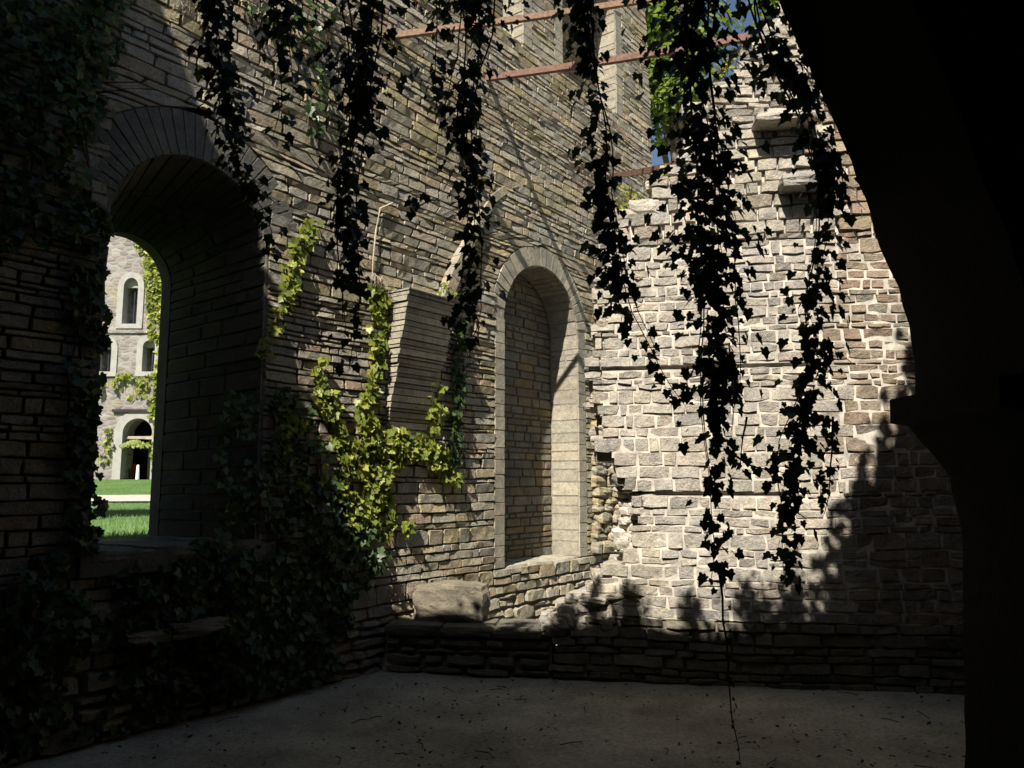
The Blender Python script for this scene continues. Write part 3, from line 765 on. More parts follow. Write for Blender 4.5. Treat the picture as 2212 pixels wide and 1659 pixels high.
# ================================================================== HANGING IVY
def hanging(pts, y, label, seed, dens=1.0, size=(.024,.060), nst=3, group='ivy strands hanging from the arch', mat='ivy'):
    """pts: (x, y, width) down the strand in photo units; turned into metres at distance y and hung from the arch rim"""
    rg = np.random.default_rng(seed); r2 = random.Random(seed)
    W = [(*at_y(p[0], p[1], y), p[2]*.86*1024/2212/FPX*y) for p in pts]
    # continue the strand up to the ledge it hangs from
    if pts[0][1] <= 5:
        x, yy, z, w = W[0]; W = [(x-.02, yy-.06, max(z+.3, 4.5), w), (x, yy, z+.25, w)]+W
    t = empty('hanging_ivy', (W[0][0], W[0][1], W[0][2]), label, 'ivy', group)
    seg = [0.0]
    for a, b in zip(W, W[1:]): seg.append(seg[-1]+math.dist(a[:3], b[:3]))
    L = seg[-1]
    def at(l):
        l = min(max(l, 0), L-1e-6); i = 0
        while seg[i+1] < l: i += 1
        f = (l-seg[i])/(seg[i+1]-seg[i])
        return [W[i][k]+(W[i+1][k]-W[i][k])*f for k in range(4)]
    mb = MB(); P, Nn, T, S, C = [], [], [], [], []
    for k in range(nst):
        off = r2.uniform(-.33,.33) if nst > 1 else 0; ph = r2.uniform(0, 9); oy = r2.uniform(-.05,.05)
        end = L*(1 if k == 0 else r2.uniform(.55,.98)); m = max(6, int(end/.09)); path = []
        for i in range(m+1):
            x, yy, z, w = at(end*i/m)
            path.append((x+w*off+.22*w*nz(ph, z*2.2, 1)+.012*nz(ph,z*9,2), yy+oy+.05*nz(ph, z*2, 5), z))
        mb = MB(); mb.tube(path, [.0055*(1-.7*i/m) for i in range(m+1)], 5); mb.build('stem', M['stem'], t)
    nl = 0; l = 0.0
    while l < L:
        x, yy, z, w = at(l)
        clump = .30+1.5*max(0, .45+1.1*nz(z*3.6+seed, x*3, seed*.37)+.5*nz(z*9+seed, 3, 1))     # tufts and gaps along the strand
        step = .0042/(dens*max(.35, min(2.6, w/.10))*clump)
        if nst > 1: step *= 1+2.2*(l/L)**5
        l += step*r2.uniform(.5,1.5)
        a = r2.uniform(0, 2*math.pi); rad = abs(r2.gauss(0, .38))*w
        rad = min(rad, .8*w)
        px, py = x+math.cos(a)*rad*1.25, yy+math.sin(a)*min(rad, .12)
        P.append((px, py, z+r2.uniform(-.02,.03)))
        Nn.append((math.cos(a)*.8+r2.gauss(0,.35), -.75+math.sin(a)*.4+r2.gauss(0,.35), .35+r2.gauss(0,.3)))
        T.append((math.cos(a)*.5+r2.gauss(0,.4), r2.gauss(0,.3), -1+r2.gauss(0,.35)))
        S.append(r2.uniform(*size)*(.75 if w < .07 else 1)); C.append(r2.random())
    leaves('leaves', P, Nn, T, S, C, M[mat], t)
    return t
G = 'ivy strands hanging from the arch'
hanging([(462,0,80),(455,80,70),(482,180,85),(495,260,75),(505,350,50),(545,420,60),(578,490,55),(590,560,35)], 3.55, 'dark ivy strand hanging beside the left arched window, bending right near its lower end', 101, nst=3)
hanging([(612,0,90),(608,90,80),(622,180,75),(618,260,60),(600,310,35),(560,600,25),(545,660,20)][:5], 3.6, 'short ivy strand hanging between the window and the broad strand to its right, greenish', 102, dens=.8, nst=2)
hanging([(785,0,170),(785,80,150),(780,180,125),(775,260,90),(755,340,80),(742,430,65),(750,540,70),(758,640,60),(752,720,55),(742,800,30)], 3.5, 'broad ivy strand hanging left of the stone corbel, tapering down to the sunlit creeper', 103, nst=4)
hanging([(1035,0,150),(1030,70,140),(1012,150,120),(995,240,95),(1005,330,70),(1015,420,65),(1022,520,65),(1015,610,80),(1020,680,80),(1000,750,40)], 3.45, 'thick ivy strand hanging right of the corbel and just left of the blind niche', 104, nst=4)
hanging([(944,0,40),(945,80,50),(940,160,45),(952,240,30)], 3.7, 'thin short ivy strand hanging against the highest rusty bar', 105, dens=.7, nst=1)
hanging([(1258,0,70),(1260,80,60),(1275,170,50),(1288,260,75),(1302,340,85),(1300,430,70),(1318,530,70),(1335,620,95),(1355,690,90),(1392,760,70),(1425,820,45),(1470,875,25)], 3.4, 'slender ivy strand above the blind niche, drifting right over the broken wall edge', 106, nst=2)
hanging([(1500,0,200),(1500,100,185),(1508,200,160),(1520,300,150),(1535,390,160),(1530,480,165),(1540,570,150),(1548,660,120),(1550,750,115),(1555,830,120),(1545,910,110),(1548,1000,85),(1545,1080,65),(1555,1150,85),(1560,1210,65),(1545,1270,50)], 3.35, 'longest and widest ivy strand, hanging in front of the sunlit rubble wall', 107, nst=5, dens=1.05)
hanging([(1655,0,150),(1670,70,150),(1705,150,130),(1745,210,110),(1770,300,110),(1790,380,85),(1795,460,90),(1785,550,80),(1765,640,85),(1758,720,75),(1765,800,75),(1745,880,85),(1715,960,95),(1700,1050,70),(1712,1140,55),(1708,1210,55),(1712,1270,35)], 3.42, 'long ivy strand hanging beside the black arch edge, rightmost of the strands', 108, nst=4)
hanging([(1590,985,25),(1632,1010,30),(1672,1015,35),(1700,1022,25)], 3.4, 'small ivy runner stretched between the two long strands on the right', 109, nst=1, dens=.8)
hanging([(1610,900,16),(1600,1000,14),(1760,1040,14),(1770,1100,16)][:2], 3.38, 'tiny wisp of ivy beside the widest strand', 110, nst=1, dens=.4)
hanging([(1800,900,16),(1800,980,30),(1790,1040,30),(1778,1110,20)], 3.44, 'wispy ivy shoot with few leaves in front of the shaded right part of the wall', 111, nst=1, dens=.6)
hanging([(1562,1240,14),(1572,1340,12),(1580,1450,12),(1588,1560,14),(1600,1665,12)], 3.3, 'bare trailing ivy shoot reaching down to the floor below the widest strand', 112, nst=1, dens=.22, size=(.018,.032))
hanging([(880,460,30),(905,435,40),(935,420,30)], 3.6, 'small ivy sprig sticking out left of the thick strand above the corbel', 113, nst=1, dens=.8)

# ================================================================== IVY ON THE WALLS
def inside(p, poly):
    x, y = p; c = False; n = len(poly)
    for i in range(n):
        (x1, y1), (x2, y2) = poly[i], poly[(i+1)%n]
        if (y1 > y) != (y2 > y) and x < (x2-x1)*(y-y1)/(y2-y1)+x1: c = not c
    return c
def blocked(s, h):
    return win_o.s0+.04 < s < (1.0 if h < 2.25 else win_o.s1-.06) and win_o.sill+.05 < h < 3.8
def near_trail(p, trails):
    for tr in trails:
        for (a, b) in zip(tr, tr[1:]):
            d = (b[0]-a[0], b[1]-a[1]); l2 = d[0]**2+d[1]**2; f = max(0, min(1, ((p[0]-a[0])*d[0]+(p[1]-a[1])*d[1])/l2))
            if math.hypot(p[0]-a[0]-d[0]*f, p[1]-a[1]-d[1]*f) < .5*(a[2]+(b[2]-a[2])*f): return True
    return False
def creeper(poly, fr, label, seed, dens=900, thick=.10, size=(.04,.07), mat='ivywall', thr=-.25, fq=2.2, group='ivy climbing on the tall wall', droop=.7, avoid=None, trails=None):
    r2 = random.Random(seed)
    if trails:
        trw = []
        for tr in trails:
            q = [(*fr.px(a, b), fr.px(a, b-w*.5)[1]-fr.px(a, b+w*.5)[1]) for a, b, w in tr]; trw.append(q)
        pg = [(f(p[0] for tr in trw for p in tr)+e, g(p[1] for tr in trw for p in tr)+k) for f, e, g, k in ((min,-.2,min,-.2),(max,.2,min,-.2),(max,.2,max,.1),(min,-.2,max,.1))]
        inp = lambda p: near_trail(p, trw)
    else:
        pg = [fr.px(*p) for p in poly]; inp = lambda p: inside(p, pg)
    x0, x1 = min(p[0] for p in pg), max(p[0] for p in pg); y0, y1 = max(.02, min(p[1] for p in pg)), max(p[1] for p in pg)
    P, Nn, T, S, C = [], [], [], [], []; pass
    n3 = Vector((fr.n[0], fr.n[1], 0)); d3 = Vector((fr.d[0], fr.d[1], 0))
    n = int((x1-x0)*(y1-y0)*dens)
    for _ in range(n):
        s, h = r2.uniform(x0,x1), r2.uniform(y0,y1)
        if not inp((s+.06*nz(s*7,h*7,seed), h+.06*nz(s*7,h*7,seed+9))): continue
        q = nz(s*fq, h*fq, seed*1.3)+.6*nz(s*fq*2.7, h*fq*2.7, seed)
        if q < thr+r2.gauss(0,.12): continue
        if avoid and avoid(s, h): continue
        t = .02+thick*max(0, .3+q)*r2.random()+.02*r2.random()
        P.append(fr(s, t, h))
        a, b = r2.gauss(0,.7), r2.gauss(0,.55)
        Nn.append(tuple(n3+d3*a+Vector((0,0,.35+b)))); T.append(tuple(d3*r2.gauss(0,.55)+Vector((0,0,-droop+r2.gauss(0,.35)))+n3*.2))
        S.append(r2.uniform(*size)); C.append(r2.random())
    e = empty('climbing_ivy', fr(.5*(x0+x1), 0, y0), label, 'ivy', group)
    # stems creeping up the wall inside the patch
    for k in range(max(3, int((x1-x0)*5))):
        s = r2.uniform(x0, x1); h = y0+r2.uniform(0,.35)*(y1-y0); path = []; a = r2.uniform(-.5,.5)
        for i in range(int((y1-y0)/.06)):
            ok = inp((s, h)) and not (avoid and avoid(s, h))
            if ok: path.append(fr(s, .022+.008*nz(s*5,h*5,k), h))
            elif len(path) > 3: break
            a = .85*a+r2.gauss(0,.18); s += .035*a; h += .055
        if len(path) > 3:
            mb = MB(); mb.tube(path, [.007*(1-.6*i/len(path)) for i in range(len(path))], 5); mb.build('stem', M['stem'], e)
    leaves('leaves', P, Nn, T, S, C, M[mat], e)
    return e
creeper([(-30,-40),(300,-40),(290,90),(235,170),(240,300),(225,430),(180,470),(120,520),(-30,560)], LW, 'dense ivy covering the upper left corner of the tall wall', 201, dens=800, thick=.12, thr=-.18, fq=2.8)
creeper([(150,430),(225,440),(220,700),(203,900),(205,1190),(140,1200),(135,900),(145,650)], LW, 'narrow column of ivy running down along the left side of the window', 202, dens=1000, thick=.10, thr=-.25, fq=3)
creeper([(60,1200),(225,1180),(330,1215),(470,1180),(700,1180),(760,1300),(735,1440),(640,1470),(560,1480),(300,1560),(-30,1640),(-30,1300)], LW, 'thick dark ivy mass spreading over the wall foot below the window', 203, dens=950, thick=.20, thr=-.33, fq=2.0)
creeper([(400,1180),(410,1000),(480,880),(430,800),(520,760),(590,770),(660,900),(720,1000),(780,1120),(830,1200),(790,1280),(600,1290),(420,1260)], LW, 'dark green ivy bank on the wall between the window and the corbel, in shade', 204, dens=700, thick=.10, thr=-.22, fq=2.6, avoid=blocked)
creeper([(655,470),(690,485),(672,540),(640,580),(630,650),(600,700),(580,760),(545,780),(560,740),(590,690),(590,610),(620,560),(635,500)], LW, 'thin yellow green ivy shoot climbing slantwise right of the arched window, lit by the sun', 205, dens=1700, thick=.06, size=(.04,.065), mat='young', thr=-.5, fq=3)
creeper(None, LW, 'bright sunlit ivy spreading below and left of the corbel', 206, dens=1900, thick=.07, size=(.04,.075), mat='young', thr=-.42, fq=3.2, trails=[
    [(812,634,42),(812,700,44),(809,760,36),(803,800,24),(795,850,46),(775,905,52),(800,950,64),(820,985,84)],
    [(682,842,30),(696,858,42),(715,900,34),(735,950,44),(760,1000,76),(800,1020,96)], [(800,980,96),(860,958,84),(912,965,58),(955,1008,44),(975,1030,36)],
    [(790,1020,104),(800,1060,100),(818,1100,80),(828,1140,52)], [(690,770,14),(690,842,26)], [(745,1060,50),(770,1120,50)]])
creeper([(978,690),(1002,690),(1000,800),(990,880),(992,1030),(960,1030),(972,880),(975,780)], LW, 'green ivy trail hanging down the wall right of the corbel', 207, dens=1300, thick=.07, mat='ivywall', thr=-.4, fq=3)
creeper([(915,840),(935,820),(942,900),(925,945),(912,930)], LW, 'small ivy tuft hanging below the front of the corbel', 208, dens=1400, thick=.25, mat='young', thr=-.6)
creeper([(940,610),(962,610),(958,642),(942,645)], LW, 'little green sprout growing on top of the corbel', 209, dens=2400, thick=.30, mat='young', thr=-.9, size=(.03,.05))
creeper([(860,1115),(895,1120),(880,1150),(862,1150)], LW, 'single small sunlit sprig on the wall low between the bright ivy and the niche', 210, dens=1600, thick=.05, mat='young', thr=-.9)
creeper([(590,890),(640,900),(690,960),(720,1100),(690,1170),(640,1060),(600,960)], LW, 'half lit ivy trail between the dark ivy bank and the bright ivy', 211, dens=1000, thick=.15, mat='young', thr=-.15, fq=3)
creeper([(480,0),(560,-30),(720,-30),(720,120),(690,330),(660,300),(640,120),(560,80)], LW, 'sparse ivy on the wall high above the window, speckled with sun', 212, dens=420, thick=.1, mat='ivywall', thr=-.05, fq=3)
# moss and seedlings on the broken shoulder of the back wall
def tuft(fr, x, y, t, label, seed, r=.16, n=130, mat='young'):
    r2 = random.Random(seed); s, h = fr.px(x, y, t); e = empty('wall_plant', fr(s, t, h), label, 'plant', 'plants growing on the broken wall top')
    P, Nn, T, S, C = [], [], [], [], []; mb = MB()
    for k in range(7):
        a = r2.uniform(0,6.28); mb.tube([fr(s,t,h-.03), fr(s+.5*r*math.cos(a), t+.4*r*math.sin(a), h+r*.5), fr(s+r*math.cos(a), t+.7*r*math.sin(a), h+r*r2.uniform(.5,1.0))], .003, 4)
    for k in range(n):
        a, q = r2.uniform(0,6.28), r2.random()**.6
        P.append(fr(s+r*q*math.cos(a), t+r*.7*q*math.sin(a), h+r*1.0*(1-q*q)*r2.random()-.05*q))
        Nn.append((r2.gauss(0,.5), r2.gauss(-.4,.4), 1)); T.append((r2.gauss(0,1), r2.gauss(0,1), r2.gauss(0,.5))); S.append(r2.uniform(.03,.06)); C.append(r2.random())
    mb.build('stem', M['stem'], e); leaves('leaves', P, Nn, T, S, C, M[mat], e, shape=OVAL)
tuft(BW, 1362, 452, -.2, 'yellowish mossy tuft on the low left shoulder of the back wall', 301, r=.22, n=240)
tuft(BW, 1438, 385, -.2, 'small green plant on the shoulder under the short rusty bar', 302, r=.10)
tuft(BW, 1585, 150, -.2, 'leafy seedling on the ragged top between the two broad ivy strands', 303, r=.2, n=160)

# dry root hanging on the wall above the corbel
mb = MB(); path = []
for (x, y) in ((842,440),(815,452),(806,500),(800,560),(798,605)):
    s, h = LW.px(x, y); path.append(LW(s, .035, h))
mb.tube(path, [.008,.009,.008,.006,.004], 6)
tag(mb.build('dry_root', M['root']), 'pale dry root hanging down the wall just above the corbel', 'root')
def grass_tuft(x, y, label, seed, n=60):
    r2 = random.Random(seed); mb = MB(); s, h = LW.px(x, y)
    for k in range(n):
        a = r2.gauss(0,.5); l = r2.uniform(.08,.2); s0 = s+r2.gauss(0,.07)
        mb.tube([LW(s0,.02,h), LW(s0+a*l*.5,.05+r2.random()*.04,h+l*.6), LW(s0+a*l,.1+r2.random()*.08,h+l*.6-r2.random()*.08)], [.0022,.0018,.0008], 3)
    tag(mb.build('dry_grass', M['root']), label, 'grass tuft')
grass_tuft(815, 628, 'tuft of dry grass on the left top of the corbel', 61)
grass_tuft(400, 40, 'tuft of dry grass high on the wall above the window', 62)

# ivy and weeds on top of the vault: they cast the mottled edge of the shade
r2 = random.Random(77); P, Nn, T, S, C = [], [], [], [], []
tp = edge[2:-2]
for (a, b) in zip(tp, tp[1:]):
    L = math.dist(a, b)
    for k in range(int(L*(220 if a[0] < -2.4 else 48 if a[0] < .9 else 170))):
        f = r2.random(); x = a[0]+(b[0]-a[0])*f; z = a[1]+(b[1]-a[1])*f
        cl = nz(x*2.6, z*2.6, 4)+.3
        if cl < r2.uniform(-.2,.4): continue
        P.append((x+(r2.gauss(0,.05) if a[0] < .9 else -abs(r2.gauss(0,.12))), Y0-.05+r2.uniform(-.2,.1), z-.05+abs(r2.gauss(0,.11 if -1.6 < a[0] < .9 else .16))*max(.1,cl))); Nn.append((r2.gauss(0,.6), r2.gauss(0,.6), .7)); T.append((r2.gauss(0,1), r2.gauss(0,1), -.3)); S.append(r2.uniform(.05,.11)); C.append(r2.random())
e = empty('climbing_ivy', (0, Y0, 4.6), 'ivy growing along the top of the vault above the hanging strands', 'ivy'); leaves('leaves', P, Nn, T, S, C, M['ivywall'], e)

# ================================================================== GROUND
def sheet(name, xs, ys, zf, mat, kind='structure'):
    vs = [(x, y, zf(x, y)) for y in ys for x in xs]; X = len(xs)
    fs = [(j*X+i, j*X+i+1, (j+1)*X+i+1, (j+1)*X+i) for j in range(len(ys)-1) for i in range(X-1)]
    mb = MB(); mb.add(vs, fs); o = mb.build(name, mat, smooth=True); o['kind'] = kind; return o
def axis(lo, hi, a, b, step):
    l = list(np.arange(a, b+1e-6, step)); return [lo]+[lo+(a-lo)*.7]+l+[b+(hi-b)*.3]+[hi]
sheet('ground', axis(-600,600,-7,6,.08), axis(-600,600,-5,9,.08), lambda x, y: (.018*fbm(x*.9,y*.9,0)+.006*fbm(x*6,y*6,3)) if -7 <= x <= 6 and -5 <= y <= 9 else -.02, M['earth'])
def lawn_z(y): return 1.05+.67*max(0, min(1, (y-19.5)/22.5))
def lawn_r(y): 
    k = (y-4.86)/.8018 if y < 11.3 else (11.3-4.86)/.8018
    p = LW(k, 0, 0); return p[0]-.75 if y < 11.3 else p[0]-.75
ys = list(np.arange(-12, 43, .5))+[46,60]
vs, fs = [], []; K = 60
for y in ys:
    xr = lawn_r(y); 
    for i in range(K+1):
        f = i/K; x = -70+(xr+70)*(1-(1-f)**1.0); vs.append((x, y, lawn_z(y)+.03*nz(x*.4,y*.4,2)))
    vs.append((xr+.01, y, -.3))
X = K+2
for j in range(len(ys)-1):
    for i in range(X-1): fs.append((j*X+i, j*X+i+1, (j+1)*X+i+1, (j+1)*X+i))
mb = MB(); mb.add(vs, fs); o = mb.build('lawn', M['grass'], smooth=False); o['kind'] = 'structure'
sheet('path', list(np.arange(-60, 0.1, 1.0)), [20.2+i*.35 for i in range(11)], lambda x, y: lawn_z(y)+.045+.02*nz(x*.4,y*.4,2), M['gravel'])
# grass blades on the lawn edge seen through the window
r2 = random.Random(55); P, Nn, T, S, C = [], [], [], [], []
for k in range(9000):
    y = 6.5+34*r2.random()**1.6; x = -.5*y+r2.uniform(-.11,.10)*y
    if 20 < y < 23.9: continue
    P.append((x, y, lawn_z(y)-.01)); Nn.append((r2.gauss(0,.3), -1, .35)); T.append((r2.gauss(0,.4), r2.gauss(0,.3), 1)); S.append(r2.uniform(.05,.10)); C.append(r2.random())
gl = leaf_mat('grass_blade', [(.05,.125,.014),(.08,.17,.02),(.12,.21,.035)], .3)
o = leaves('grass', P, Nn, T, S, C, gl, None, shape=np.array([(-.05,0),(.05,0),(.03,.6),(0,1),(-.03,.6)])); o['kind'] = 'stuff'; o['label'] = 'grass blades on the sunlit lawn outside the window'; o['category'] = 'grass'
# leaf litter and twigs on the floor
mb = MB(); P, Nn, T, S, C = [], [], [], [], []
for k in range(1500):
    y = r2.uniform(4.4, 6.9); x = r2.uniform(-.5*y, .6*y)
    if (x-LW.o[0])*LW.n[0]+(y-LW.o[1])*LW.n[1] < .1 or (x-BW.o[0])*BW.n[0]+(y-BW.o[1])*BW.n[1] < .05: continue
    if fbm(x*1.2, y*1.2, 8) < r2.uniform(-.5,.4): continue
    P.append((x,y,.02+.018*fbm(x*.9,y*.9,0))); Nn.append((r2.gauss(0,.3),r2.gauss(0,.3),1)); T.append((r2.gauss(0,1),r2.gauss(0,1),0)); S.append(r2.uniform(.012,.04)); C.append(.5)
for k in range(26):
    y = r2.uniform(4.6, 6.6); x = r2.uniform(-.35*y, .5*y)
    if (x-LW.o[0])*LW.n[0]+(y-LW.o[1])*LW.n[1] < .15: continue
    a = r2.uniform(0,6.28); l = r2.uniform(.03,.09); z = .012+.018*fbm(x*.9,y*.9,0)
    mb.tube([(x-l*math.cos(a),y-l*math.sin(a),z),(x+.01,y+.006,z+.006),(x+l*math.cos(a+.3),y+l*math.sin(a+.3),z)], .003, 4)
tw = mb.build('fallen_twigs', M['stem']); tw['kind'] = 'stuff'; tw['label'] = 'thin dead twigs lying about the earth floor'; tw['category'] = 'twigs'
o = leaves('leaf_litter', P, Nn, T, S, C, M['litter'], None, shape=OVAL); o['kind'] = 'stuff'; o['label'] = 'small dead leaves strewn over the earth floor'; o['category'] = 'leaf litter'

# ================================================================== FAR BUILDING seen through the window
YF = 42.0; zb = lawn_z(YF)
FW = Frame(-40.0, YF, 1.0, 0.0)
def fpx(x, y): 
    p = at_y(x, y, YF); return p[0]+40.0, p[2]
def fop(xl, xr, ysill, yapex, k=1.0, ring=.45, jamb=.45):
    s0, _ = fpx(xl, ysill); s1, hs = fpx(xr, ysill); _, ha = fpx(.5*(xl+xr), yapex)
    return Opening(s0, s1, hs, ha-(s1-s0)*.5*k, ring, jamb, k)
FAR = empty('ruined_building', FW(20, 0, zb), 'pale sunlit ruined building across the lawn, seen through the arched window', 'building')
door = fop(259,325,1040,903); w_up = fop(263,296,700,600,1.2); w_l = fop(208,240,803,737,1.0); w_r = fop(306,334,803,735,1.0)
door.sill = zb
ops = [door, w_up, w_l, w_r]
def flo(h): return 2.0
def fhi(h): return 34.0
mb = MB(); core(mb, FW, interval_fn(flo, fhi, ops, False), zb-.5, 19.0, 0, -1.3, step=.2, mi=0); mb.build('wall', M['farstone'], FAR)
for o_, nm in ((door,'doorway_surround'),(w_up,'window_surround'),(w_l,'window_surround'),(w_r,'window_surround')):
    mb = MB(); A, B = outl(o_), None
    k = 24
    def ol(op, e):
        r = op.r+e; return [(op.c-r, op.sill)]+[(op.c-math.cos(math.pi*i/k)*r, op.spring+math.sin(math.pi*i/k)*(op.r*op.k+e)) for i in range(k+1)]+[(op.c+r, op.sill)]
    A, B = ol(o_, -.02), ol(o_, .42 if o_ is door else .30)
    for i in range(len(A)-1):
        q = [A[i], A[i+1], B[i+1], B[i]]
        mb.hexa([FW(x,-.5,y) for x, y in q]+[FW(x,.07,y) for x, y in q])
    if o_ is not door:
        sl = ol(o_, .3); mb.box(FW(o_.c-o_.r-.3,.10,o_.sill-.25), FW(o_.c+o_.r+.3,-.5,o_.sill))
    mb.build(nm, M['fardress'], FAR)
# pale tympanum in the window heads, plain flat lintel under it
for o_ in (w_up, w_l, w_r):
    mb = MB(); pts = [(o_.c-math.cos(math.pi*i/k)*o_.r, o_.spring+math.sin(math.pi*i/k)*o_.r*o_.k) for i in range(k+1)]
    for i in range(k):
        q = [pts[i], pts[i+1], (pts[i+1][0], o_.spring), (pts[i][0], o_.spring)]
        mb.hexa([FW(x,-.55,y) for x, y in q]+[FW(x,-.25,y) for x, y in q])
    mb.build('window_head', M['fardress'], FAR)
    mb = MB(); mb.box(FW(o_.c-.03,-.5,o_.sill), FW(o_.c+.03,-.42,o_.spring)); mb.build('mullion', M['dark'], FAR)
    mb = MB(); mb.box(FW(o_.s0-.02,-.9,o_.sill), FW(o_.s1+.02,-.93,o_.spring+.02)); mb.build('pane', M['pane'], FAR)
mb = MB(); _, ht = fpx(292, 945); mb.box(FW(door.s0,-.25,ht-.08), FW(door.s1,-.65,ht+.08)); mb.build('transom', M['wood'], FAR)
s0, hl = fpx(245, 888); s1, _ = fpx(340, 888); mb = MB(); mb.box(FW(s0,.16,hl-.06), FW(s1,-.01,hl+.09)); mb.build('hood_moulding', M['dark'], FAR)
_, hs = fpx(280, 716); mb = MB(); mb.box(FW(2.0,.10,hs-.1), FW(34.0,-.01,hs+.08)); mb.build('string_course', M['farstone'], FAR)
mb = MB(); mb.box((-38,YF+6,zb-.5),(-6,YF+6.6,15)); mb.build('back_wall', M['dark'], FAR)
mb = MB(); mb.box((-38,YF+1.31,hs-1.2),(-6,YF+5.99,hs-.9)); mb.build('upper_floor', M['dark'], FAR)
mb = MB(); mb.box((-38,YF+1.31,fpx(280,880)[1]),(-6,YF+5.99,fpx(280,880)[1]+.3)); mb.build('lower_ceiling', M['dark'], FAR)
mb = MB(); s, _ = fpx(292, 1000); mb.box(FW(s-.35,-2.2,zb), FW(s+.35,-2.9,ht)); mb.build('inner_pillar', M['wood'], FAR)
gF = 'ivy on the far building'
def far_ivy(poly, label, seed, dens=150, thr=-.45, size=(.14,.28)):
    creeper(poly, FW, label, seed, dens=dens, thick=.5, size=size, mat='young', thr=thr, fq=.5, group=gF, avoid=lambda s, h: any(o_.sill < h < o_.top(False) and abs(s-o_.c) < o_.r+.1 for o_ in ops))
far_ivy([(285,500),(360,500),(362,1040),(336,1040),(326,930),(332,830),(322,720),(321,640),(310,560)], 'yellow green ivy climbing the right side of the far building', 401)
far_ivy([(200,806),(345,806),(345,850),(290,860),(240,840),(200,850)], 'band of ivy across the far building above its doorway', 402, dens=40, thr=.22)
far_ivy([(215,940),(245,920),(246,1000),(220,1010)], 'thin ivy left of the far doorway', 403, dens=40, thr=-.05)
# things in the doorway
def dx(x, y, yy): return at_y(x, y, yy)
p = dx(292, 960, YF-.2); e = empty('hanging_plant', p, 'yellowish plant hanging in the top of the far doorway', 'plant')
P, Nn, T, S, C = [], [], [], [], []
for k in range(160):
    a = r2.uniform(0,6.28); q = r2.random()**.5; P.append((p[0]+.75*q*math.cos(a), p[1]+.3*math.sin(a)*q, p[2]+.3*(1-q)-.25*r2.random()*(1-.5*q))); Nn.append((r2.gauss(0,.5),-1,.4)); T.append((r2.gauss(0,.5),r2.gauss(0,.4),-.6)); S.append(r2.uniform(.12,.22)); C.append(r2.random())
leaves('leaves', P, Nn, T, S, C, M['young'], e)
mb = MB(); mb.tube([(p[0]-.5,p[1],p[2]+.28),(p[0]+.5,p[1],p[2]+.28)], .02, 5); mb.build('stem', M['stem'], e)
p = dx(272, 1030, YF+1.0); e = empty('red_bench', (p[0],p[1],zb), 'small red bench inside the far doorway', 'bench')
mb = MB(); mb.box((p[0]-.4,p[1]-.2,zb+.4),(p[0]+.4,p[1]+.2,zb+.46)); mb.build('seat', M['red'], e)
mb = MB(); mb.box((p[0]-.4,p[1]+.17,zb+.46),(p[0]+.4,p[1]+.22,zb+.85)); mb.build('backrest', M['red'], e)
for sx in (-.34,.34):
    mb = MB(); mb.box((p[0]+sx-.03,p[1]-.18,zb),(p[0]+sx+.03,p[1]+.18,zb+.4)); mb.build('leg', M['red'], e)
p = dx(297, 1030, YF-.3); mb = MB(); mb.tube([(p[0],p[1],zb),(p[0],p[1],zb+.7),(p[0],p[1],zb+.76)], [.10,.07,.03], 10)
tag(mb.build('white_post', M['white']), 'short white post standing in the far doorway right of the red bench', 'post')

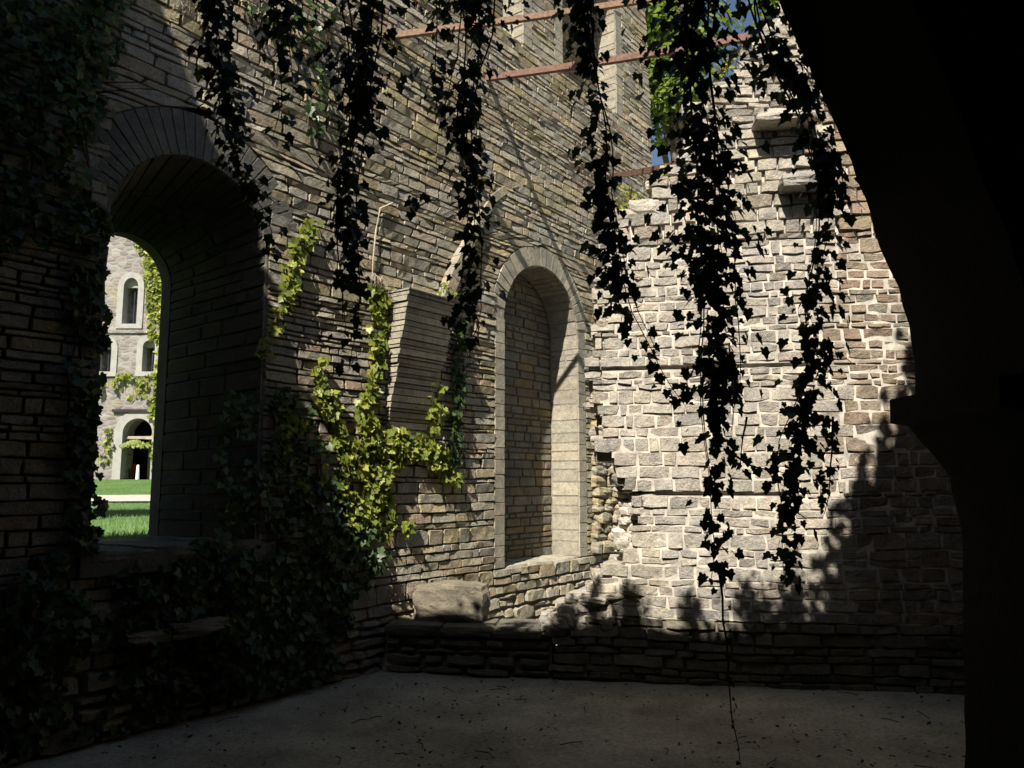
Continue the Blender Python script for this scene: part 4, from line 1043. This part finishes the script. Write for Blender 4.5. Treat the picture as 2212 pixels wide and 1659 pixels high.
# ================================================================== TREES
def tree(x, y, z0, H, Rr, label, seed, n=5000, size=(.12,.26), mat='treeleaf', group='trees beyond the ruin'):
    r2 = random.Random(seed); e = empty('tree', (x, y, z0), label, 'tree', group); mb = MB()
    cl = []
    trunk = [(x, y, z0-.2), (x+.1, y, z0+H*.3), (x-.05, y+.1, z0+H*.6), (x, y, z0+H*.85)]
    mb.tube(trunk, [.22*H/8,.17*H/8,.11*H/8,.04*H/8], 8)
    for k in range(34):
        a = r2.uniform(0,6.28); f = r2.uniform(.25,1.0); rr = Rr*math.sin(math.pi*min(1,.15+.8*f))*r2.uniform(.5,1.05)
        c = (x+rr*math.cos(a), y+rr*math.sin(a), z0+H*f+r2.uniform(-.3,.5)); b0 = z0+H*max(.2,f-.18)
        mb.tube([(x,y,b0),(x+rr*.5*math.cos(a),y+rr*.5*math.sin(a),.5*(b0+c[2])+.15),c], [.05*H/8,.03*H/8,.008], 5); cl.append((c, r2.uniform(.35,.85)*Rr*.42))
    P, Nn, T, S, C = [], [], [], [], []
    for k in range(n):
        c, rad = r2.choice(cl); v = Vector((r2.gauss(0,1),r2.gauss(0,1),r2.gauss(0,.75))); v = v.normalized()*rad*r2.random()**.45
        P.append((c[0]+v.x,c[1]+v.y,c[2]+v.z)); Nn.append((v.x+r2.gauss(0,.4)*rad, v.y+r2.gauss(0,.4)*rad, v.z+rad*.6)); T.append((r2.gauss(0,1),r2.gauss(0,1),-.4)); S.append(r2.uniform(*size)); C.append(min(1,max(0,r2.gauss(.5,.3))))
    mb.build('trunk', M['bark'], e); leaves('crown', P, Nn, T, S, C, M[mat], e, shape=OVAL)
tree(4.4, 19.5, 0, 20.0, 3.4, 'dark leafy tree against the sky in the gap right of the upper niches', 501, n=14000)
tree(9.2, 22.0, 0, 17.0, 4.2, 'tall tree whose sunlit crown shows behind the top of the back wall', 502, n=6000)
tree(3.5, 15.5, 0, 10.5, 1.7, 'small bright green tree low in the gap above the short rusty bar', 503, n=8500, size=(.10,.20), mat='treeleaf')
tree(-9.4, 7.4, 1.05, 9.5, 2.4, 'broad tree on the lawn outside, throwing its shade across the grass', 504, n=5200, size=(.2,.4))

# ================================================================== LIGHT, CAMERA

w = bpy.data.worlds.new('World'); scene.world = w; w.use_nodes = True
nt = w.node_tree; bg = nt.nodes['Background']
sky = nt.nodes.new('ShaderNodeTexSky'); sky.sky_type = 'NISHITA'; sky.sun_disc = False
sky.sun_elevation = SUN_EL; sky.sun_rotation = math.pi+SUN_TRAVEL
nt.links.new(sky.outputs[0], bg.inputs[0]); bg.inputs[1].default_value = .05
ld = bpy.data.lights.new('sun', 'SUN'); ld.energy = 5.0; ld.angle = R(.53); ld.color = (1, .94, .85)
lo_ = bpy.data.objects.new('sun', ld); COL.objects.link(lo_)
dv = Vector((math.sin(SUN_TRAVEL)*math.cos(SUN_EL), math.cos(SUN_TRAVEL)*math.cos(SUN_EL), -math.sin(SUN_EL)))
lo_.rotation_euler = dv.to_track_quat('-Z', 'Y').to_euler(); lo_.location = (0, 0, 20)
cd = bpy.data.cameras.new('camera'); cd.sensor_width = 36; cd.lens = FPX/1024*36; cd.clip_end = 3000; cd.clip_start = .05
cam = bpy.data.objects.new('camera', cd); COL.objects.link(cam); cam.location = (0, 0, EYE); cam.rotation_euler = (R(90)+PITCH, 0, 0)
scene.camera = cam
scene.render.resolution_x, scene.render.resolution_y = 1024, 768
vs_ = scene.view_settings; vs_.view_transform = 'Standard'; vs_.look = 'None'; vs_.exposure = 1.0; vs_.gamma = 1
